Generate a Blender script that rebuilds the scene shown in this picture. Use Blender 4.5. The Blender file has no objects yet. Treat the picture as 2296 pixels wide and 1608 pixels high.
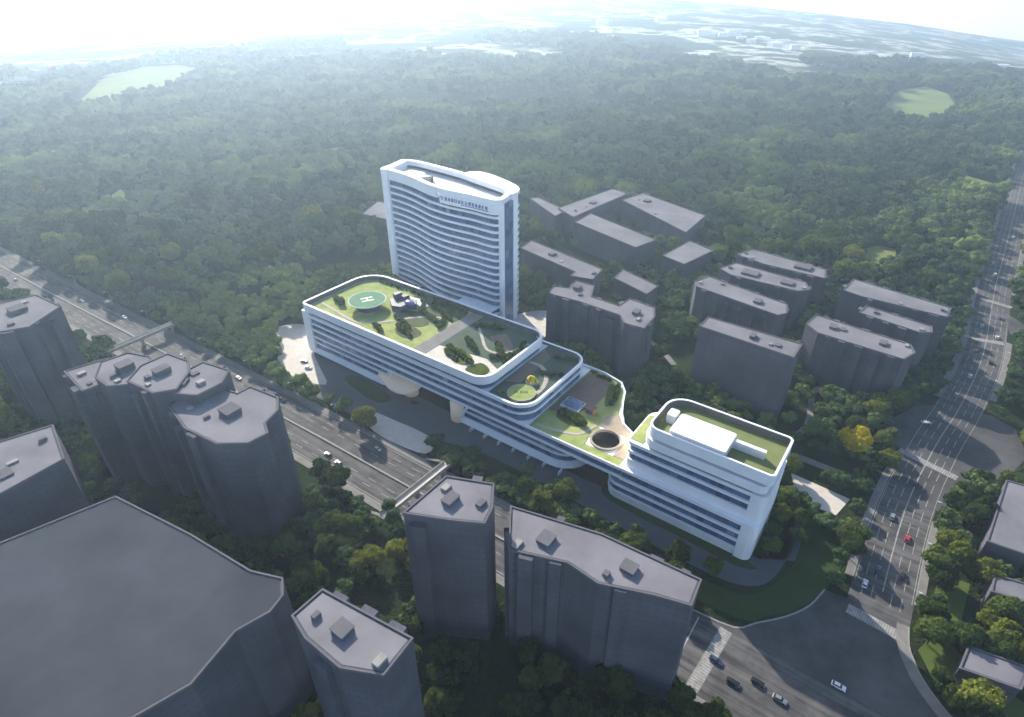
import bpy, bmesh, math, random
from mathutils import Vector, Matrix, noise
R = math.radians
random.seed(7)
sc = bpy.context.scene
C = sc.collection

# ------------------------------------------------------------------ camera
CAM_H = 200.0
FPX = 1350.0                       # focal length in pixels of a 2296 px wide frame
TH = math.atan(864 / FPX)          # pitch below the horizontal
cam_d = bpy.data.cameras.new('camera'); cam = bpy.data.objects.new('camera', cam_d); C.objects.link(cam)
cam_d.sensor_width = 36; cam_d.lens = FPX / 2296 * 36
cam_d.clip_start = 1; cam_d.clip_end = 40000
cam.location = (0, 0, CAM_H); cam.rotation_euler = (math.pi / 2 - TH, 0, 0)
sc.camera = cam

# ------------------------------------------------------------------ sky, sun, exposure
SUN_AZ, SUN_EL = R(-23), R(27.5)     # azimuth from the camera heading (+Y), negative = left
world = bpy.data.worlds.new('World'); sc.world = world; world.use_nodes = True
nt = world.node_tree; nt.nodes.clear()
sky = nt.nodes.new('ShaderNodeTexSky'); sky.sky_type = 'NISHITA'; sky.sun_disc = False
sky.sun_elevation = SUN_EL; sky.sun_rotation = SUN_AZ
sky.altitude = 200; sky.air_density = 1.0; sky.dust_density = 1.5; sky.ozone_density = 1.5
bg = nt.nodes.new('ShaderNodeBackground'); bg.inputs[1].default_value = 0.128
wo = nt.nodes.new('ShaderNodeOutputWorld')
nt.links.new(sky.outputs[0], bg.inputs[0]); nt.links.new(bg.outputs[0], wo.inputs[0])
sun_d = bpy.data.lights.new('sun', 'SUN'); sun_d.energy = 5.0; sun_d.angle = R(0.6); sun_d.color = (1, 0.91, 0.77)
sun = bpy.data.objects.new('sun', sun_d); C.objects.link(sun)
to_sun = Vector((math.sin(SUN_AZ) * math.cos(SUN_EL), math.cos(SUN_AZ) * math.cos(SUN_EL), math.sin(SUN_EL)))
sun.rotation_euler = to_sun.to_track_quat('Z', 'Y').to_euler(); sun.location = to_sun * 600
vs = sc.view_settings; vs.view_transform = 'Standard'; vs.look = 'None'; vs.exposure = 0.86; vs.gamma = 1
sc.render.engine = 'CYCLES'
cy = sc.cycles
cy.use_denoising = True; cy.max_bounces = 5; cy.diffuse_bounces = 2; cy.glossy_bounces = 2
cy.transmission_bounces = 2; cy.volume_bounces = 0; cy.transparent_max_bounces = 4
cy.use_adaptive_sampling = True; cy.adaptive_threshold = 0.02
cy.caustics_reflective = False; cy.caustics_refractive = False; cy.sample_clamp_indirect = 4

# ------------------------------------------------------------------ site frame: s runs along the main road, t away from it
A = R(36); CA, SA = math.cos(A), math.sin(A)
def W(s, t, z=0.0): return Vector((s * CA + t * SA, -s * SA + t * CA, z))
def toL(x, y): return (x * CA - y * SA, x * SA + y * CA)
cT, sT = math.cos(TH), math.sin(TH)
def ground_px(px, py, z=0.0):      # where a ray of the survey photograph meets the plane z
    u = (px - 1148) / FPX; v = (804 - py) / FPX
    k = (z - CAM_H) / (-sT + v * cT)
    return toL(u * k, (cT + v * sT) * k)
def project(x, y, z):
    dz = z - CAM_H; d = y * cT - dz * sT
    if d <= 1: return None
    return (1148 + FPX * x / d, 804 - FPX * (y * sT + dz * cT) / d, d)

# ------------------------------------------------------------------ materials
def mat(name, col, rough=0.8, var=0.0, scale=0.05, col2=None, spec=0.3, metal=0.0, bump=0.0, bscale=1.0, emit=None):
    m = bpy.data.materials.new(name); m.use_nodes = True
    n = m.node_tree; b = n.nodes['Principled BSDF']
    b.inputs['Roughness'].default_value = rough; b.inputs['Specular IOR Level'].default_value = spec
    b.inputs['Metallic'].default_value = metal
    b.inputs['Base Color'].default_value = (*col, 1)
    if var or col2:
        tc = n.nodes.new('ShaderNodeNewGeometry')
        nz = n.nodes.new('ShaderNodeTexNoise'); nz.inputs['Scale'].default_value = scale
        nz.inputs['Detail'].default_value = 6; nz.inputs['Roughness'].default_value = 0.65
        n.links.new(tc.outputs['Position'], nz.inputs['Vector'])
        rp = n.nodes.new('ShaderNodeValToRGB'); rp.color_ramp.elements[0].position = 0.32; rp.color_ramp.elements[1].position = 0.68
        c2 = col2 or tuple(min(1, c * (1 + var)) for c in col); c1 = col if col2 else tuple(c * (1 - var) for c in col)
        rp.color_ramp.elements[0].color = (*c1, 1); rp.color_ramp.elements[1].color = (*c2, 1)
        n.links.new(nz.outputs['Fac'], rp.inputs[0]); n.links.new(rp.outputs[0], b.inputs['Base Color'])
    if bump:
        tc = n.nodes.new('ShaderNodeNewGeometry')
        nb = n.nodes.new('ShaderNodeTexNoise'); nb.inputs['Scale'].default_value = bscale; nb.inputs['Detail'].default_value = 4
        n.links.new(tc.outputs['Position'], nb.inputs['Vector'])
        bp = n.nodes.new('ShaderNodeBump'); bp.inputs['Strength'].default_value = bump; bp.inputs['Distance'].default_value = 1.0
        n.links.new(nb.outputs['Fac'], bp.inputs['Height']); n.links.new(bp.outputs[0], b.inputs['Normal'])
    if emit:
        b.inputs['Emission Color'].default_value = (*emit[:3], 1); b.inputs['Emission Strength'].default_value = emit[3]
    return m

def facade_mat(name, col, win, floor_h=3.2, bay=3.4, amt=0.5):
    """masonry with weathering and faint rows of windows, object coordinates"""
    m = mat(name, col, 0.9, spec=0.12)
    n = m.node_tree; b = n.nodes['Principled BSDF']
    tc = n.nodes.new('ShaderNodeTexCoord'); sp = n.nodes.new('ShaderNodeSeparateXYZ'); n.links.new(tc.outputs['Object'], sp.inputs[0])
    def math_(op, a, bb=None, cc=None):
        q = n.nodes.new('ShaderNodeMath'); q.operation = op
        for i, v in enumerate((a, bb, cc)):
            if v is None: continue
            if isinstance(v, (int, float)): q.inputs[i].default_value = v
            else: n.links.new(v, q.inputs[i])
        return q.outputs[0]
    fz = math_('FRACT', math_('DIVIDE', sp.outputs[2], floor_h))
    rowm = math_('MULTIPLY', math_('GREATER_THAN', fz, 0.34), math_('LESS_THAN', fz, 0.80))
    hxy = math_('ADD', sp.outputs[0], sp.outputs[1])
    fx = math_('FRACT', math_('DIVIDE', hxy, bay))
    colm = math_('MULTIPLY', math_('GREATER_THAN', fx, 0.22), math_('LESS_THAN', fx, 0.78))
    w = math_('MULTIPLY', math_('MULTIPLY', rowm, colm), amt)
    nz = n.nodes.new('ShaderNodeTexNoise'); nz.inputs['Scale'].default_value = 0.06; nz.inputs['Detail'].default_value = 5
    n.links.new(tc.outputs['Object'], nz.inputs['Vector'])
    rp = n.nodes.new('ShaderNodeValToRGB')
    rp.color_ramp.elements[0].color = (*[c * 0.75 for c in col], 1); rp.color_ramp.elements[1].color = (*[c * 1.25 for c in col], 1)
    rp.color_ramp.elements[0].position = 0.3; rp.color_ramp.elements[1].position = 0.7
    n.links.new(nz.outputs['Fac'], rp.inputs[0])
    mx = n.nodes.new('ShaderNodeMix'); mx.data_type = 'RGBA'
    n.links.new(w, mx.inputs[0]); n.links.new(rp.outputs[0], mx.inputs[6]); mx.inputs[7].default_value = (*win, 1)
    n.links.new(mx.outputs[2], b.inputs['Base Color'])
    return m

def leaf_mat(name, c1, c2, trans=0.3, patch=None):
    m = bpy.data.materials.new(name); m.use_nodes = True; n = m.node_tree; n.nodes.clear()
    out = n.nodes.new('ShaderNodeOutputMaterial'); d = n.nodes.new('ShaderNodeBsdfDiffuse'); tr = n.nodes.new('ShaderNodeBsdfTranslucent')
    mx = n.nodes.new('ShaderNodeMixShader'); mx.inputs[0].default_value = trans
    oi = n.nodes.new('ShaderNodeObjectInfo'); g = n.nodes.new('ShaderNodeNewGeometry')
    nz = n.nodes.new('ShaderNodeTexNoise'); nz.inputs['Scale'].default_value = 0.35; nz.inputs['Detail'].default_value = 3
    n.links.new(g.outputs['Position'], nz.inputs['Vector'])
    ad = n.nodes.new('ShaderNodeMath'); ad.operation = 'MULTIPLY_ADD'; n.links.new(oi.outputs['Random'], ad.inputs[0]); ad.inputs[1].default_value = 0.55
    n.links.new(nz.outputs['Fac'], ad.inputs[2])
    mr = n.nodes.new('ShaderNodeMapRange'); mr.inputs[1].default_value = 0.35; mr.inputs[2].default_value = 1.2; n.links.new(ad.outputs[0], mr.inputs[0])
    rp = n.nodes.new('ShaderNodeMix'); rp.data_type = 'RGBA'; rp.inputs[6].default_value = (*c1, 1); rp.inputs[7].default_value = (*c2, 1)
    n.links.new(mr.outputs[0], rp.inputs[0])
    src = rp.outputs[2]
    if patch:                       # stands of a lighter species, tens of metres across
        n2 = n.nodes.new('ShaderNodeTexNoise'); n2.inputs['Scale'].default_value = 0.009; n2.inputs['Detail'].default_value = 4; n.links.new(g.outputs['Position'], n2.inputs['Vector'])
        m2 = n.nodes.new('ShaderNodeMapRange'); m2.inputs[1].default_value = 0.50; m2.inputs[2].default_value = 0.68; n.links.new(n2.outputs['Fac'], m2.inputs[0])
        x2 = n.nodes.new('ShaderNodeMix'); x2.data_type = 'RGBA'; n.links.new(m2.outputs[0], x2.inputs[0]); n.links.new(src, x2.inputs[6]); x2.inputs[7].default_value = (*patch, 1); src = x2.outputs[2]
    n.links.new(src, d.inputs[0]); n.links.new(src, tr.inputs[0])
    n.links.new(d.outputs[0], mx.inputs[1]); n.links.new(tr.outputs[0], mx.inputs[2]); n.links.new(mx.outputs[0], out.inputs[0])
    return m

M = {}
M['white'] = mat('white_cladding', (0.84, 0.875, 0.92), 0.55, var=0.05, scale=0.15, spec=0.3)
M['shade_lining'] = mat('parapet_shade_lining', (0.15, 0.14, 0.13), 0.8, var=0.2, scale=0.3)  # dark colour stands in for shade on inner parapet and crown faces
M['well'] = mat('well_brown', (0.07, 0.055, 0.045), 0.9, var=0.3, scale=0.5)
M['white_roof'] = mat('white_roof_membrane', (0.80, 0.80, 0.80), 0.7, var=0.06, scale=0.2)
def glazing_mat():
    m = mat('blue_glazing', (0.05, 0.10, 0.20), 0.2, spec=0.7); n = m.node_tree; b = n.nodes['Principled BSDF']
    tc = n.nodes.new('ShaderNodeTexCoord'); sp = n.nodes.new('ShaderNodeSeparateXYZ'); n.links.new(tc.outputs['Object'], sp.inputs[0])
    def mm(op, a, c=None):
        q = n.nodes.new('ShaderNodeMath'); q.operation = op
        for k, v in enumerate((a, c)):
            if v is None: continue
            if isinstance(v, (int, float)): q.inputs[k].default_value = v
            else: n.links.new(v, q.inputs[k])
        return q.outputs[0]
    h_ = mm('DIVIDE', mm('ADD', sp.outputs[0], mm('MULTIPLY', sp.outputs[1], 0.9)), 3.2)
    cv = n.nodes.new('ShaderNodeCombineXYZ'); n.links.new(mm('FLOOR', h_), cv.inputs[0]); n.links.new(mm('FLOOR', mm('DIVIDE', sp.outputs[2], 4.5)), cv.inputs[1])
    wn = n.nodes.new('ShaderNodeTexWhiteNoise'); wn.noise_dimensions = '2D'; n.links.new(cv.outputs[0], wn.inputs['Vector'])
    rp = n.nodes.new('ShaderNodeValToRGB'); e = rp.color_ramp.elements; e[0].color = (0.03, 0.07, 0.16, 1); e[1].color = (0.085, 0.16, 0.31, 1); e.new(0.95).color = (0.09, 0.17, 0.32, 1); e[-1].color = (0.24, 0.30, 0.38, 1)
    n.links.new(wn.outputs['Value'], rp.inputs[0])
    mu = mm('LESS_THAN', mm('FRACT', h_), 0.07)
    mx = n.nodes.new('ShaderNodeMix'); mx.data_type = 'RGBA'; n.links.new(mu, mx.inputs[0]); n.links.new(rp.outputs[0], mx.inputs[6]); mx.inputs[7].default_value = (0.13, 0.18, 0.26, 1)
    n.links.new(mx.outputs[2], b.inputs['Base Color']); return m
M['glass'] = glazing_mat()
M['glass_dark'] = mat('dark_glazing', (0.02, 0.035, 0.06), 0.2, var=0.3, scale=0.3, spec=0.8)
M['hall_roof'] = mat('dark_hall_roof', (0.062, 0.070, 0.086), 0.95, var=0.22, scale=0.03, spec=0.04)
M['grey_roof'] = mat('grey_flat_roof', (0.190, 0.188, 0.208), 0.95, var=0.22, scale=0.04, bump=0.05, bscale=0.8, spec=0.04)
M['grey_trim'] = mat('grey_parapet', (0.13, 0.13, 0.145), 0.95, var=0.12, scale=0.2, spec=0.05)
M['grey_wall'] = facade_mat('grey_facade', (0.105, 0.102, 0.124), (0.070, 0.074, 0.094), amt=0.3)
M['grey_wall_b'] = facade_mat('grey_facade_blue', (0.092, 0.095, 0.118), (0.062, 0.068, 0.090), 3.0, 2.8, 0.3)
M['asphalt'] = mat('asphalt', (0.068, 0.067, 0.070), 0.9, var=0.42, scale=0.06, bump=0.03, bscale=3)
def streaks(name, ang):
    m = mat(name, (0.08, 0.078, 0.08), 0.9); n = m.node_tree; b = n.nodes['Principled BSDF']
    tc = n.nodes.new('ShaderNodeTexCoord'); mp = n.nodes.new('ShaderNodeMapping'); mp.inputs['Rotation'].default_value = (0, 0, ang); mp.inputs['Scale'].default_value = (0.018, 0.55, 1)
    n1 = n.nodes.new('ShaderNodeTexNoise'); n1.inputs['Scale'].default_value = 1; n1.inputs['Detail'].default_value = 5; n.links.new(tc.outputs['Object'], mp.inputs[0]); n.links.new(mp.outputs[0], n1.inputs['Vector'])
    n2 = n.nodes.new('ShaderNodeTexNoise'); n2.inputs['Scale'].default_value = 0.09; n2.inputs['Detail'].default_value = 6; n2.inputs['Roughness'].default_value = 0.7; n.links.new(tc.outputs['Object'], n2.inputs['Vector'])
    ad = n.nodes.new('ShaderNodeMath'); ad.operation = 'ADD'; n.links.new(n1.outputs['Fac'], ad.inputs[0]); n.links.new(n2.outputs['Fac'], ad.inputs[1])
    rp = n.nodes.new('ShaderNodeValToRGB'); e = rp.color_ramp.elements; e[0].position = 0.42; e[0].color = (0.045, 0.045, 0.048, 1); e[1].position = 0.62; e[1].color = (0.135, 0.13, 0.13, 1)
    hf = n.nodes.new('ShaderNodeMath'); hf.operation = 'MULTIPLY'; hf.inputs[1].default_value = 0.5; n.links.new(ad.outputs[0], hf.inputs[0]); n.links.new(hf.outputs[0], rp.inputs[0]); n.links.new(rp.outputs[0], b.inputs['Base Color'])
    return m
M['asphalt_main'] = streaks('asphalt_main', R(0)); M['asphalt_avenue'] = streaks('asphalt_avenue', R(-88))
M['worn_strip'] = mat('worn_crossing', (0.22, 0.215, 0.205), 0.9, var=0.3, scale=0.5)
M['olive_lawn'] = mat('olive_roof_lawn', (0.13, 0.17, 0.06), 0.95, col2=(0.19, 0.22, 0.085), scale=0.12)
M['drive'] = mat('drive_asphalt', (0.085, 0.09, 0.105), 0.85, var=0.12, scale=0.06)
M['marking'] = mat('road_paint', (0.30, 0.30, 0.29), 0.8, var=0.35, scale=0.5)
M['kerb'] = mat('kerb_stone', (0.26, 0.26, 0.25), 0.85, var=0.15, scale=0.5)
M['walk'] = mat('pavement_slabs', (0.19, 0.185, 0.18), 0.9, var=0.2, scale=0.2)
M['plaza'] = mat('pale_paving', (0.55, 0.51, 0.46), 0.85, var=0.1, scale=0.25)
M['beige'] = mat('beige_paving', (0.36, 0.30, 0.23), 0.85, var=0.15, scale=0.3)
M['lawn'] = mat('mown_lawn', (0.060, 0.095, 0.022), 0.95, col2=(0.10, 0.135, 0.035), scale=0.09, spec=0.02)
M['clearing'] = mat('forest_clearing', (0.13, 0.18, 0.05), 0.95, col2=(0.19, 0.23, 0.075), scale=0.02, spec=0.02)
M['lawn_dark'] = mat('dark_green_lawn', (0.028, 0.048, 0.016), 0.95, col2=(0.045, 0.07, 0.02), scale=0.08, spec=0.02)  # grass of a deeper green than the mown lawn
M['roof_lawn'] = mat('roof_lawn', (0.20, 0.28, 0.08), 0.95, spec=0.05, col2=(0.40, 0.42, 0.17), scale=0.16)
M['roof_bed'] = mat('roof_planting_bed', (0.055, 0.075, 0.03), 0.95, col2=(0.09, 0.11, 0.04), scale=0.4, bump=0.5, bscale=1.2)
M['roof_bed_teal'] = mat('roof_bed_teal', (0.05, 0.085, 0.06), 0.95, col2=(0.08, 0.11, 0.075), scale=0.3, bump=0.4, bscale=1.2)
M['roof_brown'] = mat('roof_timber_deck', (0.19, 0.14, 0.11), 0.85, var=0.15, scale=0.4)
M['stone'] = mat('garden_stone', (0.42, 0.38, 0.33), 0.85, var=0.25, scale=0.7)
M['bark'] = mat('bark', (0.07, 0.055, 0.04), 0.95, var=0.2, scale=2)
M['soil'] = mat('earth', (0.05, 0.042, 0.03), 0.95, var=0.2, scale=0.3)
M['heli'] = mat('helipad_green', (0.15, 0.27, 0.17), 0.95, spec=0.05, var=0.1, scale=0.2)
M['heli_rim'] = mat('helipad_rim', (0.50, 0.58, 0.55), 0.9, spec=0.1)
M['heli_mark'] = mat('helipad_marking', (0.72, 0.82, 0.62), 0.7)
M['navy'] = mat('dark_blue_cladding', (0.055, 0.065, 0.10), 0.5, var=0.2, scale=0.4)
M['violet'] = mat('violet_dome', (0.16, 0.13, 0.42), 0.3, spec=0.6)
M['yellow'] = mat('yellow_shell', (0.62, 0.50, 0.02), 0.5, var=0.2, scale=0.8)
M['orange'] = mat('orange_paint', (0.50, 0.16, 0.08), 0.6)
M['green_mark'] = mat('dark_green_marking', (0.05, 0.10, 0.035), 0.9)
M['sign_blue'] = mat('sign_blue', (0.04, 0.05, 0.28), 0.5)
M['metal'] = mat('grey_metal', (0.35, 0.36, 0.38), 0.4, metal=0.8)
M['lit'] = mat('lit_lamp', (0.9, 0.85, 0.7), 0.5, emit=(1, 0.9, 0.7, 6))
M['warm'] = mat('lit_lobby_wall', (0.60, 0.56, 0.48), 0.7, emit=(1, 0.85, 0.65, 0.06))
M['tyre'] = mat('tyre', (0.02, 0.02, 0.02), 0.9)
M['car_glass'] = mat('car_glass', (0.02, 0.025, 0.03), 0.08, spec=0.8)
LEAF = {'dark green': leaf_mat('leaves_dark', (0.026, 0.048, 0.014), (0.095, 0.14, 0.034), 0.42),
        'mid green': leaf_mat('leaves_mid', (0.042, 0.070, 0.016), (0.15, 0.20, 0.044), 0.42),
        'yellow green': leaf_mat('leaves_light', (0.085, 0.11, 0.018), (0.25, 0.28, 0.05), 0.42)}
M['golden'] = leaf_mat('leaves_golden', (0.28, 0.24, 0.01), (0.52, 0.43, 0.02), 0.4)
M['leaf_forest'] = leaf_mat('leaves_forest', (0.020, 0.044, 0.016), (0.115, 0.168, 0.062), 0.18, (0.22, 0.28, 0.075))
M['hedge'] = leaf_mat('hedge_leaves', (0.06, 0.085, 0.02), (0.16, 0.19, 0.05), 0.2)

# ------------------------------------------------------------------ mesh building
class MB:
    def __init__(s): s.v = []; s.f = []
    def add(s, vs, fs):
        o = len(s.v); s.v += [tuple(v) for v in vs]; s.f += [tuple(i + o for i in f) for f in fs]
    def box(s, x0, x1, y0, y1, z0, z1):
        s.add([(x0, y0, z0), (x1, y0, z0), (x1, y1, z0), (x0, y1, z0), (x0, y0, z1), (x1, y0, z1), (x1, y1, z1), (x0, y1, z1)],
              [(0, 3, 2, 1), (4, 5, 6, 7), (0, 1, 5, 4), (1, 2, 6, 5), (2, 3, 7, 6), (3, 0, 4, 7)])
    def prism(s, o, z0, z1, top=None, caps=True):
        o = ccw(o); top = ccw(top) if top else o; n = len(o)
        s.add([(x, y, z0) for x, y in o] + [(x, y, z1) for x, y in top],
              [(i, (i + 1) % n, n + (i + 1) % n, n + i) for i in range(n)] + ([tuple(range(n - 1, -1, -1)), tuple(range(n, 2 * n))] if caps else []))
    def ring(s, o, w, z0, z1):
        o = ccw(o); i_ = inset(o, w); n = len(o)
        v = [(x, y, z0) for x, y in o] + [(x, y, z1) for x, y in o] + [(x, y, z0) for x, y in i_] + [(x, y, z1) for x, y in i_]
        f = []
        for a in range(n):
            b = (a + 1) % n
            f += [(a, b, n + b, n + a), (2 * n + b, 2 * n + a, 3 * n + a, 3 * n + b), (n + a, n + b, 3 * n + b, 3 * n + a), (b, a, 2 * n + a, 2 * n + b)]
        s.add(v, f)
    def tube(s, p, q, r0, r1, n=8):
        p, q = Vector(p), Vector(q); d = (q - p).normalized()
        a = d.orthogonal().normalized(); b = d.cross(a)
        vs = [p + (a * math.cos(k * 2 * math.pi / n) + b * math.sin(k * 2 * math.pi / n)) * r0 for k in range(n)] + \
             [q + (a * math.cos(k * 2 * math.pi / n) + b * math.sin(k * 2 * math.pi / n)) * r1 for k in range(n)]
        s.add(vs, [(k, (k + 1) % n, n + (k + 1) % n, n + k) for k in range(n)] + [tuple(range(n - 1, -1, -1)), tuple(range(n, 2 * n))])
    def sheet(s, o, z):
        o = ccw(o); s.add([(x, y, z) for x, y in o], [tuple(range(len(o)))])
    def build(s, name, material, parent=None, smooth=False):
        me = bpy.data.meshes.new(name); me.from_pydata(s.v, [], s.f); me.materials.append(material)
        if smooth: me.polygons.foreach_set('use_smooth', [True] * len(me.polygons))
        me.update(); o = bpy.data.objects.new(name, me); C.objects.link(o)
        if parent: o.parent = parent
        return o
def area(o): return sum(o[i][0] * o[(i + 1) % len(o)][1] - o[(i + 1) % len(o)][0] * o[i][1] for i in range(len(o))) / 2
def ccw(o): return list(o) if area(o) > 0 else list(o)[::-1]
def inset(o, w):
    o = ccw(o); n = len(o); r = []
    for i in range(n):
        p, q, t = o[i - 1], o[i], o[(i + 1) % n]
        a = Vector((q[0] - p[0], q[1] - p[1])); b = Vector((t[0] - q[0], t[1] - q[1]))
        if a.length < 1e-6 or b.length < 1e-6: r.append(q); continue
        a.normalize(); b.normalize(); na = Vector((-a.y, a.x)); nb = Vector((-b.y, b.x)); m_ = na + nb
        d = max(m_.dot(m_) / 2, 0.35); r.append((q[0] + m_.x * w / d, q[1] + m_.y * w / d))
    return r
def rrect(s0, s1, t0, t1, fl=0, fr=0, br=0, bl=0, k=6):
    o = []
    for cx, cy, r, a0 in ((s0, t0, fl, 180), (s1, t0, fr, 270), (s1, t1, br, 0), (s0, t1, bl, 90)):
        sx = 1 if cx == s0 else -1; sy = 1 if cy == t0 else -1
        if r <= 0: o.append((cx, cy)); continue
        for j in range(k + 1):
            a = R(a0 + 90 * j / k); o.append((cx + sx * r + r * math.cos(a), cy + sy * r + r * math.sin(a)))
    return o
def smooth_line(p, k=4, closed=False):
    out = []; n = len(p)
    for i in range(n if closed else n - 1):
        p0 = p[(i - 1) % n] if closed or i > 0 else p[0]; p1 = p[i]; p2 = p[(i + 1) % n]
        p3 = p[(i + 2) % n] if closed or i < n - 2 else p[-1]
        for j in range(k):
            u = j / k
            out.append(tuple(0.5 * (2 * b + (c_ - a) * u + (2 * a - 5 * b + 4 * c_ - d) * u * u + (3 * b - a - 3 * c_ + d) * u ** 3) for a, b, c_, d in zip(p0, p1, p2, p3)))
    if not closed: out.append(tuple(p[-1]))
    return out
def circle(cx, cy, r, n=32, ry=None): return [(cx + r * math.cos(2 * math.pi * k / n), cy + (ry or r) * math.sin(2 * math.pi * k / n)) for k in range(n)]
def tag(o, label=None, cat=None, group=None, kind=None):
    for k, v in (('label', label), ('category', cat), ('group', group), ('kind', kind)):
        if v: o[k] = v
    return o
def thing(name, label, cat, s=0, t=0, z=0, rot=0.0, group=None):
    """an Empty standing at site point (s, t); rot is measured from the site frame"""
    o = bpy.data.objects.new(name, None); C.objects.link(o); o.empty_display_size = 2
    o.location = W(s, t, z); o.rotation_euler = (0, 0, -A + rot)
    return tag(o, label, cat, group)
def rel(o, s, t): return [(a - s, b - t) for a, b in o]
def struct(name, mb, m, kind='structure'):
    o = mb.build(name, m); o.rotation_euler = (0, 0, -A); tag(o, kind=kind); return o
def copy_tree(o, parent=None):
    c = o.copy(); C.objects.link(c)
    if parent: c.parent = parent
    for ch in o.children: copy_tree(ch, c)
    return c

# ------------------------------------------------------------------ terrain
def horizon_y(x): return -8 + (88 * ((1200 - x) / 1200) ** 2 if x < 1200 else 108 * ((x - 1200) / 1096) ** 2)
DIP = []
for x in range(-300, 2700, 50):
    u = (x - 1148) / FPX; v = (804 - horizon_y(x)) / FPX; fy = cT + v * sT; fz = -sT + v * cT
    DIP.append((math.atan2(u, fy), -math.atan2(fz, math.hypot(u, fy))))
def rim_z(phi):
    if phi <= DIP[0][0]: d = DIP[0][1]
    elif phi >= DIP[-1][0]: d = DIP[-1][1]
    else:
        for (a, da), (b, db) in zip(DIP, DIP[1:]):
            if a <= phi <= b: d = da + (db - da) * (phi - a) / (b - a); break
    return CAM_H - 5000 * math.tan(d)
def terrain(x, y):
    r = math.hypot(x, y)
    if r < 1300: return 0.0
    k = min(1.25, (r - 1300) / 3700); k = k * k * (3 - 2 * k) if k < 1 else 1 - (k - 1) * 2
    h = rim_z(math.atan2(x, y)) * k if r < 5000 else rim_z(math.atan2(x, y)) - (r - 5000) * 0.06
    w = min(1, (r - 1300) / 1500)
    return h + w * 10 * (noise.noise(Vector((x, y, 0)) / 500)) + w * 3 * noise.noise(Vector((x, y, 5)) / 120)
mb = MB(); NA = 288
radii = [0, 40, 100, 200, 320, 450, 600, 800, 1000, 1200] + [1300 * (5000 / 1300) ** (i / 70) for i in range(71)] + [5300, 5800, 6500, 7400]
vs_ = [(0, 0, 0)]
for r in radii[1:]:
    for a in range(NA):
        p = a * 2 * math.pi / NA; x, y = r * math.sin(p), r * math.cos(p); vs_.append((x, y, terrain(x, y)))
fs_ = [(0, 1 + (a + 1) % NA, 1 + a) for a in range(NA)]
for i in range(len(radii) - 2):
    for a in range(NA):
        b = (a + 1) % NA; o0 = 1 + i * NA; o1 = o0 + NA; fs_.append((o0 + a, o0 + b, o1 + b, o1 + a))
mb.add(vs_, fs_)
gm = mat('ground_cover', (0.03, 0.045, 0.018), 1.0, spec=0.0)
n = gm.node_tree; b = n.nodes['Principled BSDF']; g = n.nodes.new('ShaderNodeNewGeometry')
def noise_node(scale, det=6, rough=0.6, stretch=None):
    q = n.nodes.new('ShaderNodeTexNoise'); q.inputs['Scale'].default_value = scale; q.inputs['Detail'].default_value = det; q.inputs['Roughness'].default_value = rough
    n.links.new(g.outputs['Position'], q.inputs['Vector']); return q
def ramp(src, stops):
    q = n.nodes.new('ShaderNodeValToRGB'); e = q.color_ramp.elements
    while len(e) < len(stops): e.new(0.5)
    for el, (p, c) in zip(e, stops): el.position = p; el.color = (*c, 1)
    n.links.new(src, q.inputs[0]); return q
n1 = noise_node(0.0034, 6, 0.6); n2 = noise_node(0.03, 5, 0.7)
far = ramp(n1.outputs['Fac'], [(0.40, (0.025, 0.045, 0.026)), (0.49, (0.04, 0.065, 0.035)), (0.52, (0.20, 0.23, 0.15)), (0.55, (0.60, 0.60, 0.56)), (0.60, (0.04, 0.06, 0.035))])
near = ramp(n2.outputs['Fac'], [(0.35, (0.016, 0.024, 0.011)), (0.7, (0.034, 0.048, 0.018))])
ln = n.nodes.new('ShaderNodeVectorMath'); ln.operation = 'LENGTH'; n.links.new(g.outputs['Position'], ln.inputs[0])
mr = n.nodes.new('ShaderNodeMapRange'); mr.inputs[1].default_value = 1650; mr.inputs[2].default_value = 1950; n.links.new(ln.outputs['Value'], mr.inputs[0])
mx = n.nodes.new('ShaderNodeMix'); mx.data_type = 'RGBA'; n.links.new(mr.outputs[0], mx.inputs[0]); n.links.new(near.outputs[0], mx.inputs[6]); n.links.new(far.outputs[0], mx.inputs[7])
n.links.new(mx.outputs[2], b.inputs['Base Color'])
nb = noise_node(0.05, 5, 0.7); bp = n.nodes.new('ShaderNodeBump'); bp.inputs['Strength'].default_value = 0.6; bp.inputs['Distance'].default_value = 8
n.links.new(nb.outputs['Fac'], bp.inputs['Height']); n.links.new(bp.outputs[0], b.inputs['Normal'])
gr = mb.build('ground', gm, smooth=True); tag(gr, kind='structure')

# ------------------------------------------------------------------ roads, paths, lawns  (site coordinates)
NOTREE = []                        # polygons trees keep out of: (outline, bbox)
def keep(o, pad=0):
    o = inset(o, -pad) if pad else ccw(o)
    NOTREE.append((o, min(p[0] for p in o), max(p[0] for p in o), min(p[1] for p in o), max(p[1] for p in o)))
def inside(o, x, y):
    c_ = False; j = len(o) - 1
    for i in range(len(o)):
        if (o[i][1] > y) != (o[j][1] > y) and x < (o[j][0] - o[i][0]) * (y - o[i][1]) / (o[j][1] - o[i][1]) + o[i][0]: c_ = not c_
        j = i
    return c_
def ribbon(cl, w0, w1):
    L_, R_ = [], []
    for i, p in enumerate(cl):
        a = Vector(cl[max(0, i - 1)][:2]); b_ = Vector(cl[min(len(cl) - 1, i + 1)][:2]); d = (b_ - a).normalized(); nn = Vector((-d.y, d.x))
        L_.append((p[0] + nn.x * w1, p[1] + nn.y * w1)); R_.append((p[0] + nn.x * w0, p[1] + nn.y * w0))
    return R_ + L_[::-1]
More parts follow.
